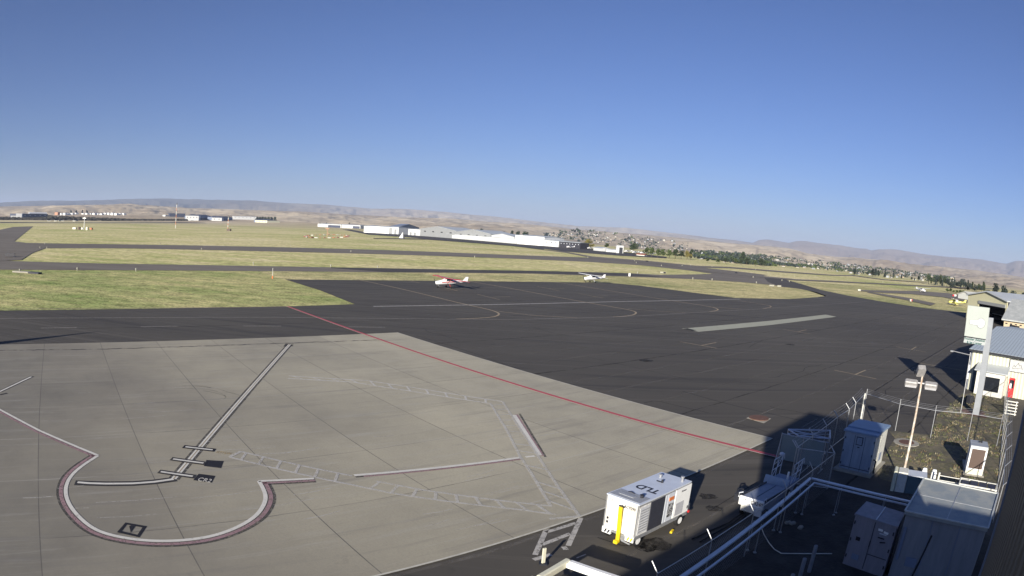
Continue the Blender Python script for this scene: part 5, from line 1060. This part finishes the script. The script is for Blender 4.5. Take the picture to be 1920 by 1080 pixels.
for x, y, h, k, lm, w_ in ((1345,494,10,'wide',LM,1.3),(1360,494,12,'wide',LD,1.2),(1380,495,12,'round',LM,1.2),(1388,496,11,'round',LD,1.1),(1400,496,14,'round',LD,1.1),(1416,499,12,'round',LM,1.1),(1426,499,16,'round',LD,1.2),(1433,499,12,'round',LD,1.1),(1326,492,9,'wide',LM,1.3)):
    tree(k, lm, x, y, h, 'bushy tree in the low clumps before the middle of the town', SG, wscale=w_)
tree('tall', LB, 1602, 516, 13, 'narrow dark tree leftmost beyond the far right field', None, wscale=1.6)
tree('round', LB, 1607, 516, 6, 'low shrub at the foot of the leftmost narrow tree', None)
tree('round', LB, 1626, 517, 9, 'small round dark tree second beyond the far right field', None, wscale=1.2)
for x, y, h, w_ in ((1636,518,14,1.5),(1641,518.5,15,1.4),(1647,518.5,12,1.4)): tree('tall', LB, x, y, h, 'dark tree in the tight cluster of three beyond the right field', 'cluster of three dark trees', wscale=w_)
tree('cone', LB, 1659, 520, 15, 'thin pointed conifer right of the tight cluster', None); tree('cone', LB, 1675, 521, 15, 'thin pointed conifer nearer the round pair', None); tree('cone', LB, 1670, 521, 7, 'tiny conifer between the two thin pointed ones', None)
tree('tall', LB, 1690, 523, 8, 'short dark tree right of the pointed conifers', None, wscale=1.5)
tree('round', LB, 1709, 526, 8, 'smaller round dark tree of a pair', None, wscale=1.1); tree('round', LB, 1722, 527.5, 11, 'larger round dark tree of a pair', None, wscale=1.1); tree('round', LB, 1715, 527, 6, 'low bush between the two round dark trees', None)
RT = 'dark trees lining the far right edge'
random.seed(5)
for k in range(25):
    x = 1741+k*4.3; y = interp([(1740,532),(1800,541),(1850,549),(1905,562)], x)+random.uniform(-1,1); tree(random.choice(['round','tall','round','cone']), random.choice([LB,LB,LD]), x, y, random.uniform(12,21), 'dark tree in the uneven row sloping down at the far right', RT, wscale=random.uniform(.9,1.25))
for x, y, h, w_, lab in ((1865,557,30,1.0,'big round tree above the ridge of the beige hangar'),(1881,562,30,.9,'big dark tree above the right gable of the beige hangar'),(1897,566,24,1.1,'broad dark tree above the shingle roof'),(1919,570,24,1.1,'dark tree at the right edge of the picture')): tree('round', LB, x, y, h, lab, None, wscale=w_)
for k in range(16):
    x = 1776+k*6; tree('wide', LM, x, interp([(1776,548),(1870,561)],x), random.uniform(6,9), 'low grey green bush under the far right tree row', 'low bushes at the far right', wscale=1.5)
for x, y, h in ((960,438,7),(971,439.5,8),(983,441,9),(987,441,8),(944,437.5,5),(902,432,5),(915,434,4)): tree('round', LD, x, y+4, h+3, 'dark tree top showing over the hangar roofs', 'trees behind the hangars', rng=1100, wscale=1.2)
for x in (482,487,492,497,503,509,515,600,612,655): tree('round', LD, x, 415 if x < 560 else 421, 9 if x < 560 else 4, 'dark tree behind the far left hangars', 'trees behind the far left hangars', rng=2300, wscale=1.2)
for x in (133,143,154,163): tree('tall', LB, x, 403.5, 9, 'dark tree above the far row of white units', 'trees above the white units', rng=2900, wscale=1.3)
# town: houses as individuals, tree cover as one mass
def town_pt():
    z_ = random.random()
    if z_ < .62:
        x = random.uniform(1300,1790); yc = interp([(1300,478),(1400,487),(1500,493),(1600,505),(1700,516),(1790,524)], x); sp = interp([(1300,8),(1450,9),(1600,8),(1700,7),(1790,3)], x)
        return x, yc+random.uniform(-sp,sp), None
    x = random.uniform(1020,1290); yc = interp([(1020,440),(1100,442),(1180,452),(1290,466)], x); sp = interp([(1020,2),(1090,11),(1180,12),(1290,10)], x)
    return x, yc+random.uniform(-sp,sp), 3000
def town_xyz():
    x, y, r = town_pt(); hz_ = interp(HZT, x)
    if r is None:
        r = min(2400, max(600, 12/max(.004,(y-hz_)/1230.)))
        g_ = zt(x, y, r)
    else: r = random.uniform(2300,3400); g_ = zt(x, y, r)
    return g_, r
random.seed(33)
hw = [mat('muted_house_white', (.50,.49,.46), .7), mat('muted_house_grey', (.36,.38,.40), .7), mat('muted_house_tan', (.38,.31,.22), .8), mat('muted_house_cream', (.46,.43,.35), .7)]; hr_ = [mat('dark_shingle', (.09,.085,.085), .9), mat('brown_shingle', (.16,.11,.08), .9), HROOF]
hs = []
for k in range(6):
    m = M(); m.cur = 0; m.box((0,0,1.2),(10,7,5)); m.cur = 1; m.prism([(-5.4,-4,3.6),(-5.4,0,5.6),(-5.4,4,3.6)], (10.8,0,0)); hs.append(m.mesh('house', [hw[k%4], hr_[k%3]]))
for k in range(210):
    g_, r = town_xyz(); o = bpy.data.objects.new('house', hs[k%6]); COL.objects.link(o); o.location = (g_.x,g_.y,g_.z-1.0); o.rotation_euler = (0,0,random.uniform(0,3.1)); s_ = r/1500*random.uniform(.4,.75); s_ = max(.33, min(s_,.8)); o.scale = (s_,)*3
    hill = r > 2400.5; tag(o, ('small %s house with %s roof on the far hillside' if hill else 'small %s house with %s roof among the far town trees') % (('white','pale blue grey','tan','cream white')[k%6%4], ('dark','brown','pale')[k%6%3]), 'house', 'houses on the hillside' if hill else 'houses of the town')
m = M()
for k in range(3800):
    g_, r = town_xyz(); s_ = random.uniform(2.2,4.6)*max(.7, min(1.7, r/1400)); m.cur = (0,0,1,2)[int(abs(noise.noise(Vector((g_.x/70,g_.y/70,4))))*9+random.random())%4]
    if r > 2400.5 and noise.noise(Vector((g_.x/160,g_.y/160,3)))+random.uniform(-.2,.2) < .12: continue
    if noise.noise(Vector((g_.x/90,g_.y/90,9))) < (-.12 if g_.x/g_.y < .42 else .07): continue
    if g_.x/g_.y > .42: s_ *= .75
    if r > 2400.5: s_ *= .5
    for j in range(4):
        c = g_+Vector((random.uniform(-1,1)*s_, random.uniform(-1,1)*s_, random.uniform(0,1)*s_)); u = Vector((random.gauss(0,1),random.gauss(0,.5),random.gauss(0,1))).normalized(); v = u.orthogonal().normalized(); q1 = s_*random.uniform(.35,.65)
        m.add([c-u*q1-v*q1, c+u*q1-v*q1*.8, c+u*q1*.8+v*q1, c-u*q1*.9+v*q1*.9], [(0,1,2,3)])
m.build('town_tree_cover', [LB, LD, LM], kind='stuff', label='mass of dark trees between the houses of the far town', cat='trees')
# ------------------------------------------------------------------ things on the airfield
def mast(x, yb, yt, label, stripes=True):
    t = thing('striped_mast', label, 'mast', P(x, yb)); h = hgt((x,yb),(x+2.0,yt))
    for k in range(7): M().tube([(0,0,h*k/7),(0,0,h*(k+1)/7)], .36, 6).build('mast_section', mat('faded_orange', (.55,.27,.17), .6) if k%2 else WHTD, t)
    M().box((0,0,h+.5),(1.6,.6,1.0)).tube([(0,0,h),(0,0,h+2.5)], .15, 5).build('aerial', DARKM, t); return t
mast(329, 428, 383.5, 'tallest red and white striped mast on the left field'); t = mast(427, 433, 408, 'shorter striped mast with a small hut at its foot'); M().box((1.5,0,1),(4,3,2.2)).build('hut', BROWN, t)
t = thing('radio_mast', 'orange radio mast standing among the red and white panels', 'mast', P(613,446)); h = hgt((613,446),(614,428)); M().tube([(0,0,0),(0,0,h)], .16, 6).bar((-1.6,0,h-.3),(1.6,0,h-.3),.4).bar((0,0,h*.5),(1.2,0,h*.5),.25).build('frame', mat('faded_orange', (.55,.27,.17), .6), t)
random.seed(9)
for k in range(30):
    a = 2*pi*k/30; x = 613+41*cos(a); y = 443+2.9*sin(a)-.012*(x-613)+.8; g_ = P(x, y); mm = [mat('dull_orange_board', (.42,.17,.09), .7), WHTD, mat('dull_red_board', (.30,.07,.06), .7)][k%3]
    M().box((0,0,.4),(2.6,.8,.5),random.uniform(0,3),rx=.3).build('ground_board', mm, loc=g_, label='%s ground marker panel in the ring round the orange radio mast' % ('orange','white','red')[k%3], cat='marker', group='%s marker panels in a ring' % ('orange','white','red')[k%3])
t = thing('landing_direction_marker', 'white and black triangular landing marker before the slate hangar', 'marker', P(753,447.5)); M().prism([(-2.6,0,.6),(1.2,0,.6),(.9,0,6.3)], (0,.4,0)).build('white_face', WHT, t); M().prism([(1.2,.1,.6),(3.0,.1,.6),(1.0,.1,6.3)], (0,.5,0)).build('dark_face', INK, t); M().box((.5,0,.3),(6,1.2,.6)).build('base', DARKM, t)
t = thing('antenna_huts', 'cluster of cream and orange equipment boxes with an aerial on the left field', 'equipment', P(153,431))
for k, (x, w_, m_) in enumerate(((-9,4,WHTD),(-3,2,BROWN),(1,2,WHTD),(7,2,CREAM),(12,2.5,mat('dull_orange_board', (.42,.17,.09), .7)))): M().box((x,0,1.2),(w_,2,1.6+k%2)).build('box', m_, t)
M().tube([(3,0,0),(3,0,11)], .25, 5).bar((1,0,10),(5,0,10),.8).build('aerial', WHT, t)
def asign(x, y, w_, h, m_, label, m2=None, rz=.3):
    w_ *= .75; h *= .72; t = thing('airfield_sign', label, 'sign', P(x, y), rz); M().box((0,0,h*.62),(w_,.25,h*.75),bev=.03).build('face', m_, t); [M().box((sx*w_*.35,0,h*.15),(.12,.12,h*.3)).build('leg', DARKM, t) for sx in (-1,1)]
    if m2: M().box((w_*.25,-.15,h*.62),(w_*.4,.05,h*.6)).build('inset', m2, t)
asign(1180,520,.9,1.9,WHT,'upright white sign at the edge of the grass beside the near taxiway')
asign(1243,513.5,3.4,1.2,mat('dull_cream_board', (.42,.41,.33), .7),'cream board with dark middle beside the taxiway fork',DARKM); asign(1447,538,3.0,1.1,mat('dull_cream_board', (.42,.41,.33), .7),'left of two white boards side by side at the taxiway mouth'); asign(1461,539,2.4,1.1,mat('dull_cream_board', (.42,.41,.33), .7),'right of two white boards side by side at the taxiway mouth')
asign(1611,546.5,2.2,1.3,WHTD,'white square sign left of the far right taxilane'); asign(1708,566.5,1.8,1.5,WHTD,'white sign with red top beside the far right grass',REDP); asign(1380,513,2.2,1.0,DARKM,'low dark board on the grass beyond the taxiway mouth')
asign(19,482.5,5.0,1.7,INK,'black board at the left edge between the two taxiways'); asign(1213,491,2.4,1.1,DARKM,'small dark board before the green tree row')
t = thing('marker_pole', 'thin white and orange pole at the tip of the left apron grass', 'post', P(511,522.5)); M().tube([(0,0,.5),(0,0,2.2)], .05, 8).build('pole', WHTD, t); M().ring([(.16,0),(.14,.5),(.06,.6)], 10).build('base', ORG, t)
t = thing('drain_cover', 'low pale slab with dark grating on the grass at the far left', 'slab', P(52,512.5)); M().box((-2,0,.2),(5,1.6,.3),.1).build('slab', CONCP, t); M().box((2.4,0,.22),(3.2,1.5,.3),.1).build('grating', DARKM, t)
els = [(37,510.5),(145,507.5),(255,509),(84,458),(75,466),(88,466.5),(378,468.5),(545,462),(658,473),(890,483),(475,496.5),(300,458.5),(1035,481.5),(1102,483.5),(1193,493.5),(1190,490),(1295,498),(1279,499),(1335,500.5),(1440,512),(1299,524),(1335,526),(1418,531.5),(1466,527),(1480,529),(1412,521),(1195,513),(1240,499),(965,465),(990,479),(1417,506),(1490,519),(1530,521),(1655,530),(620,501),(708,503)]
src = None
for x, y in els:
    if src is None:
        src = thing('edge_light', 'small pale light fitting at the edge of a taxiway', 'light', P(x,y), 0, 'taxiway edge lights'); M().ring([(.16,0),(.16,.5),(.26,.55),(.2,.95),(.05,1.0)], 8).build('lamp', mat('pale_lamp_cap', (.34,.33,.26), .6), src); c = src
    else: c = copy_tree(src)
    c.location = P(x,y); c.scale = (.9,.9,.75)
for x, y, lab in ((45,458,'tiny dark vehicle on the far left taxiway junction'),): pass
random.seed(4)
cars = [(x, 415.4) for x in (92,104,112,117,139,144)]
m = M(); m.box((0,0,.75),(4.4,1.8,.7),bev=.2); cb_ = m.mesh('car_body', WHTD)
for k, (x, y) in enumerate(cars):
    t = thing('parked_car', 'tiny parked vehicle before the dark scrub at the far left', 'car', P(x, y), random.uniform(0,3), 'vehicles before the scrub belt'); o = bpy.data.objects.new('body', cb_); COL.objects.link(o); o.parent = t
    M().box((0,0,1.3),(2.3,1.6,.55),bev=.2).build('cabin', DKGLASS, t); t.scale = (1.6,1.6,1.8)
t = thing('parked_truck', 'small red truck with white box beside the white gable hut', 'truck', P(1789,556), .3); M().box((-2,0,1.3),(2.2,2,1.8),bev=.2).build('cab', REDP, t); M().box((1.4,0,1.4),(4.4,2.2,2.0)).build('box', WHT, t); [wheel(x, y, .4, .3, t) for x in (-2,2) for y in (-.9,.9)]; t.scale = (.45,.45,.45)
# ------------------------------------------------------------------ haze
hz = bpy.data.materials.new('air_haze'); hz.use_nodes = True; n = hz.node_tree.nodes; n.remove(n['Principled BSDF'])
pv = n.new('ShaderNodeVolumePrincipled'); pv.inputs['Color'].default_value = (.64,.76,1.0,1); pv.inputs['Density'].default_value = 5.4e-5; pv.inputs['Anisotropy'].default_value = 0.0
hz.node_tree.links.new(pv.outputs[0], n['Material Output'].inputs['Volume'])
M().box((0,13300,150),(52000,27600,1000)).build('haze', hz, kind='stuff', label='thin pale air haze over the whole valley', cat='haze')
